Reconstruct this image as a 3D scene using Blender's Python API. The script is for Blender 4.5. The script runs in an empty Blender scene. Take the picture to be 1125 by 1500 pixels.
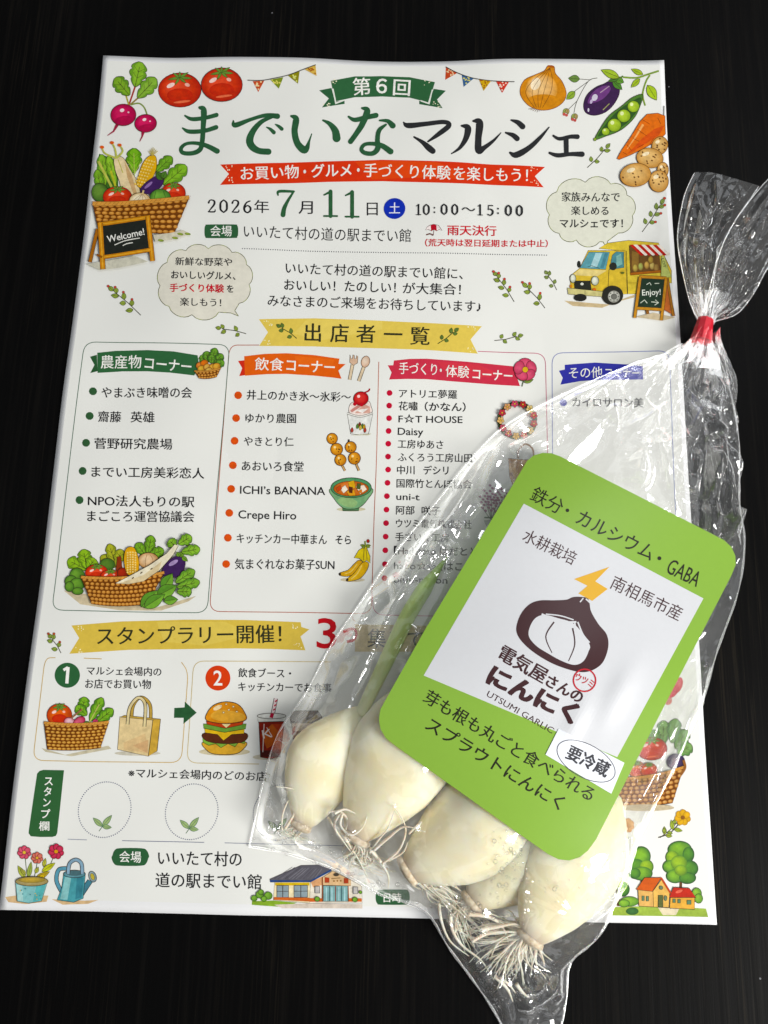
import bpy, bmesh, math, random
import numpy as np
from mathutils import Vector, Matrix
from mathutils.bvhtree import BVHTree
from mathutils.geometry import tessellate_polygon

SC = bpy.context.scene
COL = SC.collection
MM = 0.001
random.seed(7)

# ------------------------------------------------------------------ camera, light, exposure
CAM_LOC = Vector((10.15, -94.02, 271.21)) * MM
CAM_ROT = (math.radians(14.0727), math.radians(0.7131), math.radians(1.3210))
FOC = 1250.0                       # focal length in photo pixels (photo is 1125 wide)
cam_d = bpy.data.cameras.new('camera')
cam = bpy.data.objects.new('camera', cam_d)
COL.objects.link(cam)
cam.location = CAM_LOC
cam.rotation_euler = CAM_ROT
cam_d.sensor_fit = 'HORIZONTAL'
cam_d.sensor_width = 36.0
cam_d.lens = 36.0 * FOC / 1125.0
cam_d.clip_start = 0.01
cam_d.clip_end = 50.0
SC.camera = cam

W = bpy.data.worlds.new('World')
SC.world = W
W.use_nodes = True
# dim walls and ceiling; random bright cells added for the film to reflect
_wt = W.node_tree
_tc = _wt.nodes.new('ShaderNodeTexCoord')
_mp = _wt.nodes.new('ShaderNodeMapping'); _mp.inputs['Scale'].default_value = (1.0, 1.0, 0.7); _mp.inputs['Location'].default_value = (0.35, 0.2, 0.1)
_vz = _wt.nodes.new('ShaderNodeTexVoronoi'); _vz.inputs['Scale'].default_value = 3.4
_sp = _wt.nodes.new('ShaderNodeSeparateColor')
_mr = _wt.nodes.new('ShaderNodeMapRange')
for i_, x_ in enumerate((0.69, 0.75, 0.07, 0.62)): _mr.inputs[i_ + 1].default_value = x_
_wt.links.new(_tc.outputs['Generated'], _mp.inputs[0]); _wt.links.new(_mp.outputs[0], _vz.inputs['Vector'])
_wt.links.new(_vz.outputs['Color'], _sp.inputs[0]); _wt.links.new(_sp.outputs[0], _mr.inputs[0])
_wt.nodes['Background'].inputs[0].default_value = (0.92, 0.96, 1.0, 1)
_wt.links.new(_mr.outputs[0], _wt.nodes['Background'].inputs[1])

def lamp(name, loc, target, sx, sy, power, color):
    d = bpy.data.lights.new(name, 'AREA')
    d.shape = 'RECTANGLE'
    d.size, d.size_y, d.energy, d.color = sx, sy, power, color
    o = bpy.data.objects.new(name, d)
    COL.objects.link(o)
    o.location = loc
    o.rotation_euler = (Vector(target) - Vector(loc)).to_track_quat('-Z', 'Y').to_euler()
    return o
lamp('window_light', (0.68, -0.40, 0.62), (0.02, -0.03, 0.0), 0.30, 0.44, 11.8, (1.0, 0.985, 0.955))
lamp('far_window_light', (0.553, 0.643, 1.05), (0.07, 0.03, 0.0), 0.20, 0.24, 1.8, (0.94, 0.97, 1.0))

SC.view_settings.view_transform = 'Standard'
SC.view_settings.look = 'None'
SC.view_settings.exposure = 0.0
SC.view_settings.gamma = 1.0
SC.view_settings.use_curve_mapping = False
SC.cycles.max_bounces = 10
SC.cycles.transparent_max_bounces = 24
SC.cycles.transmission_bounces = 8
SC.cycles.caustics_reflective = False
SC.cycles.caustics_refractive = False
SC.cycles.sample_clamp_indirect = 4.0

# ------------------------------------------------------------------ measuring: photo pixel -> point at height z
_R = np.array(cam.rotation_euler.to_matrix())
_C = np.array(CAM_LOC)
def at(px, py, z=0.0):
    d = _R @ np.array(((px - 562.5) / FOC, (750.0 - py) / FOC, -1.0))
    k = (z - _C[2]) / d[2]
    return _C + k * d

def tag(o, label=None, cat=None, group=None, kind=None):
    if label: o['label'] = label
    if cat: o['category'] = cat
    if group: o['group'] = group
    if kind: o['kind'] = kind
    return o
def empty(name, loc):
    o = bpy.data.objects.new(name, None)
    COL.objects.link(o)
    o.location = loc
    o.empty_display_size = 0.01
    return o
def link(name, me, mat=None, parent=None, smooth=False):
    o = bpy.data.objects.new(name, me)
    COL.objects.link(o)
    if mat: me.materials.append(mat)
    if parent is not None:
        o.parent = parent
        o.matrix_parent_inverse = Matrix.Translation(-parent.location) if parent.parent is None else Matrix.Translation(-parent.location)
    if smooth:
        me.polygons.foreach_set('use_smooth', [True] * len(me.polygons))
    return o
def pydata(name, v, f):
    me = bpy.data.meshes.new(name)
    me.from_pydata([tuple(map(float, p)) for p in v], [], f)
    me.update()
    return me

# ------------------------------------------------------------------ materials
def mat(name):
    m = bpy.data.materials.new(name)
    m.use_nodes = True
    nt = m.node_tree
    nt.nodes.clear()
    out = nt.nodes.new('ShaderNodeOutputMaterial')
    return m, nt, out
def N(nt, t, **kw):
    n = nt.nodes.new(t)
    for k, v in kw.items():
        if k.startswith('i_'):
            n.inputs[k[2:].replace('_', ' ')].default_value = v
        else:
            setattr(n, k, v)
    return n
def mixcol(nt, fac, a, b, blend='MIX'):
    n = nt.nodes.new('ShaderNodeMix')
    n.data_type = 'RGBA'
    n.blend_type = blend
    for s, v in ((n.inputs[0], fac), (n.inputs[6], a), (n.inputs[7], b)):
        if isinstance(v, (int, float, tuple)): s.default_value = v
        else: nt.links.new(v, s)
    return n.outputs[2]
def maprange(nt, v, a, b, c, d):
    n = nt.nodes.new('ShaderNodeMapRange')
    nt.links.new(v, n.inputs[0])
    for i, x in enumerate((a, b, c, d)): n.inputs[i + 1].default_value = x
    return n.outputs[0]
def coords(nt, scale=(1, 1, 1), rot=(0, 0, 0), kind='Object'):
    tc = nt.nodes.new('ShaderNodeTexCoord')
    mp = nt.nodes.new('ShaderNodeMapping')
    mp.inputs['Scale'].default_value = scale
    mp.inputs['Rotation'].default_value = rot
    nt.links.new(tc.outputs[kind], mp.inputs[0])
    return mp.outputs[0]
def noise(nt, vec, scale, detail=3.0, rough=0.5):
    n = N(nt, 'ShaderNodeTexNoise')
    n.inputs['Scale'].default_value = scale
    n.inputs['Detail'].default_value = detail
    n.inputs['Roughness'].default_value = rough
    nt.links.new(vec, n.inputs['Vector'])
    return n.outputs[0]

def m_table():
    m, nt, out = mat('black_stained_oak')
    b = N(nt, 'ShaderNodeBsdfPrincipled')
    g = coords(nt, (420, 9, 1), (0, 0, math.radians(-2)))
    n1 = noise(nt, g, 1.0, 4, 0.6)
    g2 = coords(nt, (1500, 22, 1), (0, 0, math.radians(-2)))
    n2 = noise(nt, g2, 1.0, 3, 0.6)
    streak = maprange(nt, n1, 0.50, 0.74, 0.0, 1.0)
    pz = noise(nt, coords(nt, (26, 5, 1)), 1.0, 3, .6)
    pm = N(nt, 'ShaderNodeMath', operation='MULTIPLY')
    nt.links.new(maprange(nt, n2, 0.54, 0.72, 0.0, 1.0), pm.inputs[0]); nt.links.new(maprange(nt, pz, .45, .70, .04, 1.0), pm.inputs[1])
    pores = pm.outputs[0]
    c1 = mixcol(nt, streak, (0.0020, 0.0019, 0.0019, 1), (0.0052, 0.0046, 0.0040, 1))
    c2 = mixcol(nt, pores, c1, (0.016, 0.013, 0.009, 1))
    pc = coords(nt, (1, 1, 1))
    v = N(nt, 'ShaderNodeTexVoronoi')
    v.inputs['Scale'].default_value = 120.0
    nt.links.new(pc, v.inputs['Vector'])
    sep = N(nt, 'ShaderNodeSeparateColor')
    nt.links.new(v.outputs['Color'], sep.inputs[0])
    d1 = N(nt, 'ShaderNodeMath', operation='LESS_THAN'); nt.links.new(v.outputs['Distance'], d1.inputs[0]); d1.inputs[1].default_value = 0.035
    d2 = N(nt, 'ShaderNodeMath', operation='GREATER_THAN'); nt.links.new(sep.outputs[0], d2.inputs[0]); d2.inputs[1].default_value = 0.90
    d3 = N(nt, 'ShaderNodeMath', operation='MULTIPLY'); nt.links.new(d1.outputs[0], d3.inputs[0]); nt.links.new(d2.outputs[0], d3.inputs[1])
    c3 = mixcol(nt, d3.outputs[0], c2, (0.16, 0.16, 0.17, 1))
    nt.links.new(c3, b.inputs['Base Color'])
    b.inputs['Roughness'].default_value = 0.42
    b.inputs['Specular IOR Level'].default_value = 0.055
    bp = N(nt, 'ShaderNodeBump')
    bp.inputs['Strength'].default_value = 0.35
    bp.inputs['Distance'].default_value = 0.0002
    nt.links.new(n1, bp.inputs['Height'])
    nt.links.new(bp.outputs[0], b.inputs['Normal'])
    nt.links.new(b.outputs[0], out.inputs[0])
    return m

def m_paper(name, base, rough=0.5, spec=0.35, bump=0.05):
    m, nt, out = mat(name)
    b = N(nt, 'ShaderNodeBsdfPrincipled')
    c = coords(nt)
    n = noise(nt, c, 900, 3)
    n2 = noise(nt, c, 30, 2)
    f = maprange(nt, n2, 0.3, 0.7, 0.0, 1.0)
    lo = tuple(x * 0.97 for x in base) + (1,)
    nt.links.new(mixcol(nt, f, base + (1,), lo), b.inputs['Base Color'])
    b.inputs['Roughness'].default_value = rough
    b.inputs['Specular IOR Level'].default_value = spec
    bp = N(nt, 'ShaderNodeBump')
    bp.inputs['Strength'].default_value = bump
    bp.inputs['Distance'].default_value = 0.0002
    nt.links.new(n, bp.inputs['Height'])
    nt.links.new(bp.outputs[0], b.inputs['Normal'])
    nt.links.new(b.outputs[0], out.inputs[0])
    return m

def m_ink(name, rough=0.5, spec=0.3, wash=0.6):
    """printing ink: the printed colour is stored per vertex; a fine wash texture varies it like a watercolour print"""
    m, nt, out = mat(name)
    b = N(nt, 'ShaderNodeBsdfPrincipled')
    a = N(nt, 'ShaderNodeAttribute', attribute_name='ink')
    c = coords(nt)
    n = noise(nt, c, 520, 4, 0.65)
    hs = N(nt, 'ShaderNodeHueSaturation')
    hs.inputs['Saturation'].default_value = 1.0 + wash * .15
    nt.links.new(maprange(nt, n, 0.30, 0.72, 1 - .5 * wash, 1 + .35 * wash), hs.inputs['Value'])
    nt.links.new(a.outputs['Color'], hs.inputs['Color'])
    nt.links.new(hs.outputs[0], b.inputs['Base Color'])
    b.inputs['Roughness'].default_value = rough
    b.inputs['Specular IOR Level'].default_value = spec
    nt.links.new(b.outputs[0], out.inputs[0])
    return m

M_TABLE = m_table()
M_PAPER = m_paper('flyer_paper', (0.82, 0.82, 0.82))
M_INK = m_ink('printed_ink', .55, .15, .45)
M_FLAT = m_ink('printed_flat_ink', .55, .15, .14)
M_WASH = m_ink('printed_ground', .55, .2, 0.0)
M_LINK = m_ink('label_ink', 0.34, 0.32, 0.03)

# ------------------------------------------------------------------ printed artwork: shapes laid on a surface
def lin(h, k=1.0):
    r = []
    for i in (0, 2, 4):
        v = int(h[i:i + 2], 16) / 255.0
        v = v / 12.92 if v <= 0.04045 else ((v + 0.055) / 1.055) ** 2.4
        r.append(min(1.0, v * k))
    return (r[0], r[1], r[2], 1.0)
def smooth(pts, closed=False, n=6):
    P = [tuple(p) for p in pts]
    if len(P) < 3: return P
    out = []
    m = len(P)
    rng = range(m) if closed else range(m - 1)
    for i in rng:
        p0 = P[(i - 1) % m] if closed or i > 0 else P[i]
        p1, p2 = P[i], P[(i + 1) % m]
        p3 = P[(i + 2) % m] if closed or i + 2 < m else P[(i + 1) % m]
        for k in range(n):
            t = k / n
            out.append(tuple(0.5 * (2 * b + (c - a) * t + (2 * a - 5 * b + 4 * c - d) * t * t + (3 * b - a - 3 * c + d) * t ** 3)
                             for a, b, c, d in zip(p0, p1, p2, p3)))
    if not closed: out.append(P[-1])
    return out

_FONT = bpy.data.curves.new('type', 'FONT')
_FO = bpy.data.objects.new('type', _FONT)
COL.objects.link(_FO)
def glyphs(s, off=0.0):
    _FONT.body = s
    _FONT.offset = off
    _FONT.resolution_u = 3
    dg = bpy.context.evaluated_depsgraph_get()
    e = _FO.evaluated_get(dg)
    me = e.to_mesh()
    v = [(p.co.x, p.co.y) for p in me.vertices]
    f = [tuple(p.vertices) for p in me.polygons]
    e.to_mesh_clear()
    return v, f

def fillet(pts, r, closed=False):
    out = []
    n = len(pts)
    for i, p in enumerate(pts):
        if not closed and i in (0, n - 1): out.append(p); continue
        a, b = pts[(i - 1) % n], pts[(i + 1) % n]
        da = math.hypot(a[0] - p[0], a[1] - p[1]); db = math.hypot(b[0] - p[0], b[1] - p[1])
        ra, rb = min(r, da / 2), min(r, db / 2)
        A = (p[0] + (a[0] - p[0]) * ra / da, p[1] + (a[1] - p[1]) * ra / da); B = (p[0] + (b[0] - p[0]) * rb / db, p[1] + (b[1] - p[1]) * rb / db)
        for k in range(7):
            t = k / 6
            out.append(tuple((1 - t) ** 2 * A[q] + 2 * t * (1 - t) * p[q] + t * t * B[q] for q in (0, 1)))
    if closed: out.append(out[0])
    return out
OUT = '2a2118'
class Art:
    step = 0.004 * MM
    def __init__(self, name, parent, surf, ox=0.0, oy=0.0, s=1.0, base=0.05 * MM, mat=None, k=1.0):
        self.name, self.parent, self.surf = name, parent, surf
        self.ox, self.oy, self.s = ox, oy, s
        self.v, self.e, self.f, self.c = [], [], [], []
        self.z, self.mat, self.k = base, mat or M_INK, k
        self.kind = None
    def view(self, ox, oy, s): self.ox, self.oy, self.s = ox, oy, s; return self
    def _add(self, pts, faces, cols, z=None):
        b = len(self.v)
        for i, p in enumerate(pts):
            self.v.append((self.ox + p[0] / self.s, self.oy + p[1] / self.s))
            self.e.append(self.z if z is None else z[i])
        self.c += cols
        self.f += [tuple(b + i for i in f) for f in faces]
        self.z += self.step
    def poly(self, pts, col, ol=None, w=1.0, sm=False):
        if sm: pts = smooth(pts, True, 5)
        P = [Vector((p[0], p[1], 0)) for p in pts]
        tri = [tuple(t) for t in tessellate_polygon([P])]
        self._add(pts, tri, [lin(col, self.k)] * len(pts))
        if ol: self.line(list(pts) + [pts[0]], w, ol)
        return self
    def ell(self, cx, cy, rx, ry=None, rot=0.0, c1='ffffff', c2=None, ol=None, w=1.0, hx=-0.3, hy=-0.35, n=28):
        ry = rx if ry is None else ry
        if isinstance(ol, (int, float)): c2, ol, w = None, c2, ol
        c2 = c2 or c1
        a1, a2 = lin(c1, self.k), lin(c2, self.k)
        ca, sa = math.cos(math.radians(rot)), math.sin(math.radians(rot))
        pts, cols, fc = [], [], []
        rings = (0.0, 0.35, 0.7, 1.0) if c1 != c2 else (0.0, 1.0)
        for q in rings:
            kk = 1 - q
            for i in range(n if q > 0 else 1):
                a = 2 * math.pi * i / n
                x = rx * (q * math.cos(a) + hx * kk); y = ry * (q * math.sin(a) + hy * kk)
                pts.append((cx + x * ca - y * sa, cy + x * sa + y * ca))
                t = q * q
                cols.append(tuple(u + (v - u) * t for u, v in zip(a1, a2)))
        for i in range(n): fc.append((0, 1 + i, 1 + (i + 1) % n))
        for r in range(len(rings) - 2):
            for i in range(n):
                a = 1 + r * n; b = a + n
                fc.append((a + i, b + i, b + (i + 1) % n, a + (i + 1) % n))
        self._add(pts, fc, cols)
        if ol:
            o = pts[-n:]
            self.line(o + [o[0]], w, ol)
        return self
    def line(self, pts, w, col, w2=None, sm=False):
        """stroke; points may carry their own half-width as a third value (brush)"""
        if sm: pts = smooth(pts, False, 6)
        n = len(pts)
        brush = len(pts[0]) > 2
        L, cols, zz, fc = [], [], [], []
        cc = lin(col, self.k)
        for i, p in enumerate(pts):
            a = pts[max(0, i - 1)]; b = pts[min(n - 1, i + 1)]
            if pts[0][:2] == pts[-1][:2] and i in (0, n - 1) and n > 3: a, b = pts[n - 2], pts[1]
            dx, dy = b[0] - a[0], b[1] - a[1]
            l = math.hypot(dx, dy) or 1.0
            h = p[2] if brush else (w if w2 is None else w + (w2 - w) * i / (n - 1)) * 0.5
            L.append((p[0] - dy / l * h, p[1] + dx / l * h)); L.append((p[0] + dy / l * h, p[1] - dx / l * h))
            z = self.z + self.step * 0.9 * i / n
            zz += [z, z]; cols += [cc, cc]
            if i: fc.append((2 * i - 2, 2 * i - 1, 2 * i + 1, 2 * i))
        self._add(L, fc, cols, zz)
        if brush:
            for p in (pts[0], pts[-1]):
                if p[2] * 1.0 > 2.0: self.ell(p[0], p[1], p[2], n=14, c1=col)
        return self
    def brush(self, pts, col): return self.line(smooth(pts, False, 7), 1, col)
    def dots(self, pts, r, col):
        for p in pts: self.ell(p[0], p[1], r, n=10, c1=col); self.z -= self.step
        self.z += self.step
        return self
    def text(self, s, x0, y0, x1, y1, h, col, off=0.016):
        """one line set between its left and right mid-points, em height h"""
        kanji = any('\u4e00' <= ch <= '\u9fff' for ch in s)
        if all(ord(ch) < 0x2000 or ch in '’☆' for ch in s): off = min(off, .010)
        v, f = glyphs(s, 0.0 if kanji else min(off, .022))
        if not kanji and off > .03: kanji, off = True, off - .02
        if not v: return self
        if kanji and off > .006:
            d = off * .8
            sh = [(d, d * .4), (-d, -d * .4)] if off < .02 else [(d, d * .6), (-d, d * .6), (d, -d * .6), (-d, -d * .6)]
            nv = len(v)
            f = [tuple(i + k * nv for i in q) for k in range(len(sh)) for q in f]
            v = [(x + a, y + b) for a, b in sh for x, y in v]
            zz = [self.z + k * .0025 * MM for k in range(len(sh)) for _ in range(nv)]
        else: zz = None
        xa, xb = min(p[0] for p in v), max(p[0] for p in v)
        L = math.hypot(x1 - x0, y1 - y0)
        ux, uy = (x1 - x0) / L, (y1 - y0) / L
        asc = all(ord(ch) < 0x2000 or ch in '’☆' for ch in s)
        yc = 0.34 if asc else 0.35
        pts = []
        for (x, y) in v:
            u = (x - xa) / (xb - xa) * L
            t = (y - yc) * h
            pts.append((x0 + ux * u + uy * t, y0 + uy * u - ux * t))
        self._add(pts, f, [lin(col, self.k)] * len(pts), zz)
        return self
    def leaf(self, x0, y0, x1, y1, w, col, ol=None, lw=1.0, c2=None, vein=True):
        dx, dy = x1 - x0, y1 - y0
        L = math.hypot(dx, dy); nx, ny = -dy / L, dx / L
        T = [i / 10 for i in range(11)]
        pr = [math.sin(math.pi * t ** 0.85) for t in T]
        a = [(x0 + dx * t + nx * w * p, y0 + dy * t + ny * w * p) for t, p in zip(T, pr)]
        b = [(x0 + dx * t - nx * w * p, y0 + dy * t - ny * w * p) for t, p in zip(T, pr)]
        self.poly(a[:-1] + [a[-1]] + b[-2:0:-1], col)
        if c2:
            mid = [(x0 + dx * t, y0 + dy * t) for t in T]
            self.poly(a[1:-1] + mid[-2:0:-1], c2)
        if ol:
            self.line(a + b[-2::-1], lw, ol)
            if vein: self.line([(x0, y0), (x0 + dx * .8, y0 + dy * .8)], lw * .8, ol)
        return self
    def lobed(self, x0, y0, x1, y1, w, col, ol=None, lw=1.2, n=3, c2=None):
        dx, dy = x1 - x0, y1 - y0
        L = math.hypot(dx, dy); nx, ny = -dy / L, dx / L
        K = 9 * n
        def side(sg, kk=1.0):
            r = []
            for i in range(K + 1):
                t = i / K
                e = math.sin(math.pi * min(1, t * 0.93 + 0.04)) ** 0.6
                p = e * (0.72 + 0.28 * abs(math.sin(math.pi * n * t)) ** 0.7) * w * kk * (0.55 + 0.6 * t if t < .75 else 1.0)
                r.append((x0 + dx * t + sg * nx * p, y0 + dy * t + sg * ny * p))
            return r
        a, b = side(1), side(-1)
        self.poly(a + b[::-1], col)
        if c2:
            a2, b2 = side(0.62), side(-0.62)
            self.poly([(p[0], p[1]) for p in a2] + b2[::-1], c2)
        if ol:
            self.line(a + b[::-1] + [a[0]], lw, ol)
            self.line([(x0, y0), (x0 + dx * .8, y0 + dy * .8)], lw, ol)
            for q in (.35, .6):
                for sg in (1, -1):
                    self.line([(x0 + dx * q, y0 + dy * q), (x0 + dx * (q + .18) + sg * nx * w * .5, y0 + dy * (q + .18) + sg * ny * w * .5)], lw * .7, ol)
        return self
    def basket(self, TL, TR, BR, BL, sag, rows, cols, hi='dda45c', lo='6e3d16', rim='d79b52', rw=9, ol='3a200c'):
        def P(u, v):
            x = (TL[0] * (1 - u) + TR[0] * u) * (1 - v) + (BL[0] * (1 - u) + BR[0] * u) * v
            y = (TL[1] * (1 - u) + TR[1] * u) * (1 - v) + (BL[1] * (1 - u) + BR[1] * u) * v
            return x, y + sag * 4 * u * (1 - u) * (1 - 0.25 * v)
        U = [i / 12 for i in range(13)]
        b = [P(u, 0) for u in U] + [P(u, 1) for u in reversed(U)]
        self.poly(b, lo, ol, 2.2)
        du = 1.0 / cols
        hgt = math.hypot(P(.5, 1)[0] - P(.5, 0)[0], P(.5, 1)[1] - P(.5, 0)[1]) / rows
        for r in range(rows):
            for c in range(cols):
                u = (c + (0.5 if r % 2 == 0 else 0.75)) * du
                if u > 0.985: continue
                p = P(u, (r + .55) / rows)
                q = P(min(1, u + .02), (r + .55) / rows)
                an = math.degrees(math.atan2(q[1] - p[1], q[0] - p[0]))
                wd = (P(min(1, u + du / 2), .5)[0] - P(u - du / 2 if u > du / 2 else 0, .5)[0]) * 0.5
                self.ell(p[0], p[1], wd * .92, hgt * .40, an, hi, 'a8682a', n=10, hx=-.2, hy=-.5); self.z -= self.step
        self.z += self.step
        R = [P(u, 0) for u in U]
        R = [(x, y - 1) for x, y in R]
        self.line(R, rw + 3, ol); self.line(R, rw, rim)
        for i in range(24):
            x, y = P(i / 23, 0)
            self.line([(x - rw * .35, y + rw * .35), (x + rw * .35, y - rw * .45)], 1.6, '8a5420'); self.z -= self.step
        self.z += 2 * self.step
        return self
    def finish(self, kind=None):
        bm = bmesh.new()
        cl = bm.verts.layers.float_color.new('ink')
        el = bm.verts.layers.float.new('lift')
        xl = bm.verts.layers.float_vector.new('flat')
        vs = []
        for p, e, c in zip(self.v, self.e, self.c):
            q = bm.verts.new((p[0], p[1], 0.0)); q[cl] = c; q[el] = e
            vs.append(q)
        for f in self.f:
            if len(set(f)) == len(f):
                try: bm.faces.new([vs[i] for i in f])
                except ValueError: pass
        for it in range(8):
            es = [e for e in bm.edges if (e.verts[0].co - e.verts[1].co).length > 9.0]
            if not es: break
            bmesh.ops.subdivide_edges(bm, edges=es, cuts=1)
            bmesh.ops.triangulate(bm, faces=[f for f in bm.faces if len(f.verts) > 3])
        for q in bm.verts:
            p = self.surf(q.co.x, q.co.y)
            q.co = (p[0], p[1], p[2] + q[el])
        for f in bm.faces:
            f.normal_update()
            if f.normal.z < 0: f.normal_flip()
        me = bpy.data.meshes.new(self.name)
        bm.to_mesh(me)
        bm.free()
        o = link(self.name, me, self.mat, self.parent)
        if kind: o['kind'] = kind
        return o
# ------------------------------------------------------------------ table
bm = bmesh.new()
bmesh.ops.create_grid(bm, x_segments=1, y_segments=1, size=1.2)
me = bpy.data.meshes.new('table_top'); bm.to_mesh(me); bm.free()
table = link('table_top', me, M_TABLE)
tag(table, 'black stained wooden table top with fine grain under the flyer', 'table', kind='structure')

# ------------------------------------------------------------------ the flyer sheet
C4 = [at(155, 90), at(970, 95), at(1049, 1354), at(0, 1332)]       # sheet corners
def paper_h(x, y):
    X, Y = x / MM, y / MM
    h = 0.6
    h += 0.46 * math.sin(X * 0.062 + Y * 0.021 + 0.6) * math.sin(Y * 0.043 - X * 0.012 + 1.1)
    h += 0.16 * math.sin(X * 0.15 - Y * 0.05 + 2.0) * math.sin(Y * 0.09 + X * 0.03)
    top = max(0.0, (Y - 105) / 45.0)
    h += 2.0 * top * top * (1.0 - 0.85 * math.exp(-((X - 4) / 30) ** 2) - .25 * math.exp(-((X - 95) / 14) ** 2))
    lft = max(0.0, (-X - 70) / 40.0); h += .8 * lft * lft * (0.5 + 0.5 * math.sin(Y * .05 + 1))
    for cx, cy, sx, sy, a in ((28, 118, 8, 26, .5), (-67, 50, 9, 18, .4), (-38, -5, 8, 22, -.35), (40, 95, 9, 20, -.4), (-80, 80, 11, 14, .4), (-90, 15, 9, 11, -.35), (-62, -27, 8, 10, .4)):
        r = (X - cx) * .94 + (Y - cy) * .34; q = (Y - cy) * .94 - (X - cx) * .34
        h += a * math.exp(-(r / sx) ** 2 - (q / sy) ** 2)
    return max(h, 0.12) * MM
def S(px, py):
    p = at(px, py)
    return (p[0], p[1], paper_h(p[0], p[1]))
NU, NV = 90, 128
v, f = [], []
for k, dz in ((0, 0.0), (1, -0.09 * MM)):
    for j in range(NV + 1):
        for i in range(NU + 1):
            u, w = i / NU, j / NV
            p = (C4[0] * (1 - u) + C4[1] * u) * (1 - w) + (C4[3] * (1 - u) + C4[2] * u) * w
            v.append((p[0], p[1], paper_h(p[0], p[1]) + dz))
M0 = (NU + 1) * (NV + 1)
for j in range(NV):
    for i in range(NU):
        a = j * (NU + 1) + i
        q = (a, a + NU + 1, a + NU + 2, a + 1)
        f.append(q); f.append(tuple(M0 + t for t in reversed(q)))
ring = [i for i in range(NU + 1)] + [j * (NU + 1) + NU for j in range(1, NV + 1)] + [NV * (NU + 1) + i for i in range(NU - 1, -1, -1)] + [j * (NU + 1) for j in range(NV - 1, 0, -1)]
for a, b in zip(ring, ring[1:] + ring[:1]): f.append((a, b, M0 + b, M0 + a))
flyer = empty('market_flyer', (0, 0, 0))
tag(flyer, 'large white printed market flyer with vegetable drawings lying flat on the black table', 'flyer')
sheet = link('paper_sheet', pydata('paper_sheet', v, f), M_PAPER, flyer, smooth=True)

KF = 1.0
def art(name, ox=0.0, oy=0.0, s=1.0, base=0.05):
    return Art(name, flyer, S, ox, oy, s, base * MM, M_INK, KF)
INKC = '1e1e20'
GREEN, DKGREEN = '2c5c37', '24452c'

a = art('printed_background', base=0.02); a.mat = M_WASH
a.poly([(161, 97), (964, 101), (1041, 1338), (9, 1316)], 'e6e6e0'); a.finish()

# ---- title, drawn as brush strokes
a = art('title_lettering', 140, 80, 4.5)
G = '2d5a3a'
for st in (((592, 410, 6), (640, 432, 13), (730, 424, 13), (800, 408, 14)),
           ((576, 490, 6), (620, 512, 14), (720, 508, 14), (797, 487, 15)),
           ((690, 360, 10), (716, 378, 20), (712, 480, 17), (702, 600, 16), (680, 640, 16), (630, 656, 15), (575, 650, 14), (566, 620, 13), (600, 592, 11), (660, 588, 12), (730, 605, 15), (804, 644, 18))):
    a.brush(st, G)
a.z = .05 * MM
a.view(360, 80, 3.75)
for st in (((-66, 372, 4), (-56, 396, 14), (30, 366, 10), (110, 345, 11), (176, 350, 15)),
           ((150, 352, 8), (90, 378, 12), (45, 425, 16), (24, 475, 20), (36, 512, 20), (74, 536, 17), (126, 540, 17)),
           ((116, 408, 3), (136, 418, 8), (156, 436, 11)), ((164, 393, 3), (182, 403, 8), (200, 418, 10)),
           ((252, 350, 6), (278, 366, 17), (270, 430, 17), (284, 492, 18), (318, 528, 20), (336, 520, 15), (350, 482, 6), (364, 444, 2.5)),
           ((426, 372, 5), (462, 390, 12), (492, 426, 19), (500, 466, 22)),
           ((566, 350, 6), (600, 366, 12), (660, 352, 13), (716, 340, 14)),
           ((640, 302, 6), (668, 316, 17), (640, 390, 16), (604, 446, 14), (576, 484, 14)),
           ((736, 368, 5), (780, 372, 11), (808, 398, 16)),
           ((770, 392, 6), (734, 422, 12), (724, 470, 13), (726, 520, 15), (700, 548, 13), (656, 546, 12), (636, 526, 11), (654, 500, 10), (700, 496, 11), (750, 508, 14), (796, 540, 16))):
    a.brush(st, G)
a.z = .05 * MM
a.view(590, 80, 3.75)
K = '27282a'
for st in (((4, 380, 4), (30, 398, 15), (120, 392, 13), (226, 384, 12), (252, 404, 14), (200, 446, 13), (138, 488, 5)),
           ((62, 462, 5), (106, 490, 11), (140, 520, 17), (164, 540, 16)),
           ((322, 404, 6), (356, 414, 18), (346, 470, 15), (312, 524, 9), (266, 556, 3)),
           ((386, 376, 6), (420, 384, 20), (414, 470, 18), (416, 536, 19), (446, 520, 13), (496, 482, 8), (538, 438, 2.5)),
           ((594, 370, 5), (630, 382, 13), (656, 404, 16)), ((564, 438, 5), (604, 452, 13), (626, 470, 15)),
           ((588, 548, 6), (622, 560, 17), (690, 522, 14), (752, 464, 10), (802, 406, 3)),
           ((826, 452, 6), (860, 468, 10), (920, 456, 11), (958, 456, 13)), ((896, 466, 14), (898, 545, 13)), ((806, 546, 7), (850, 558, 12), (920, 550, 11), (984, 550, 15))):
    a.brush(st, K)
a.finish()

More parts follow.
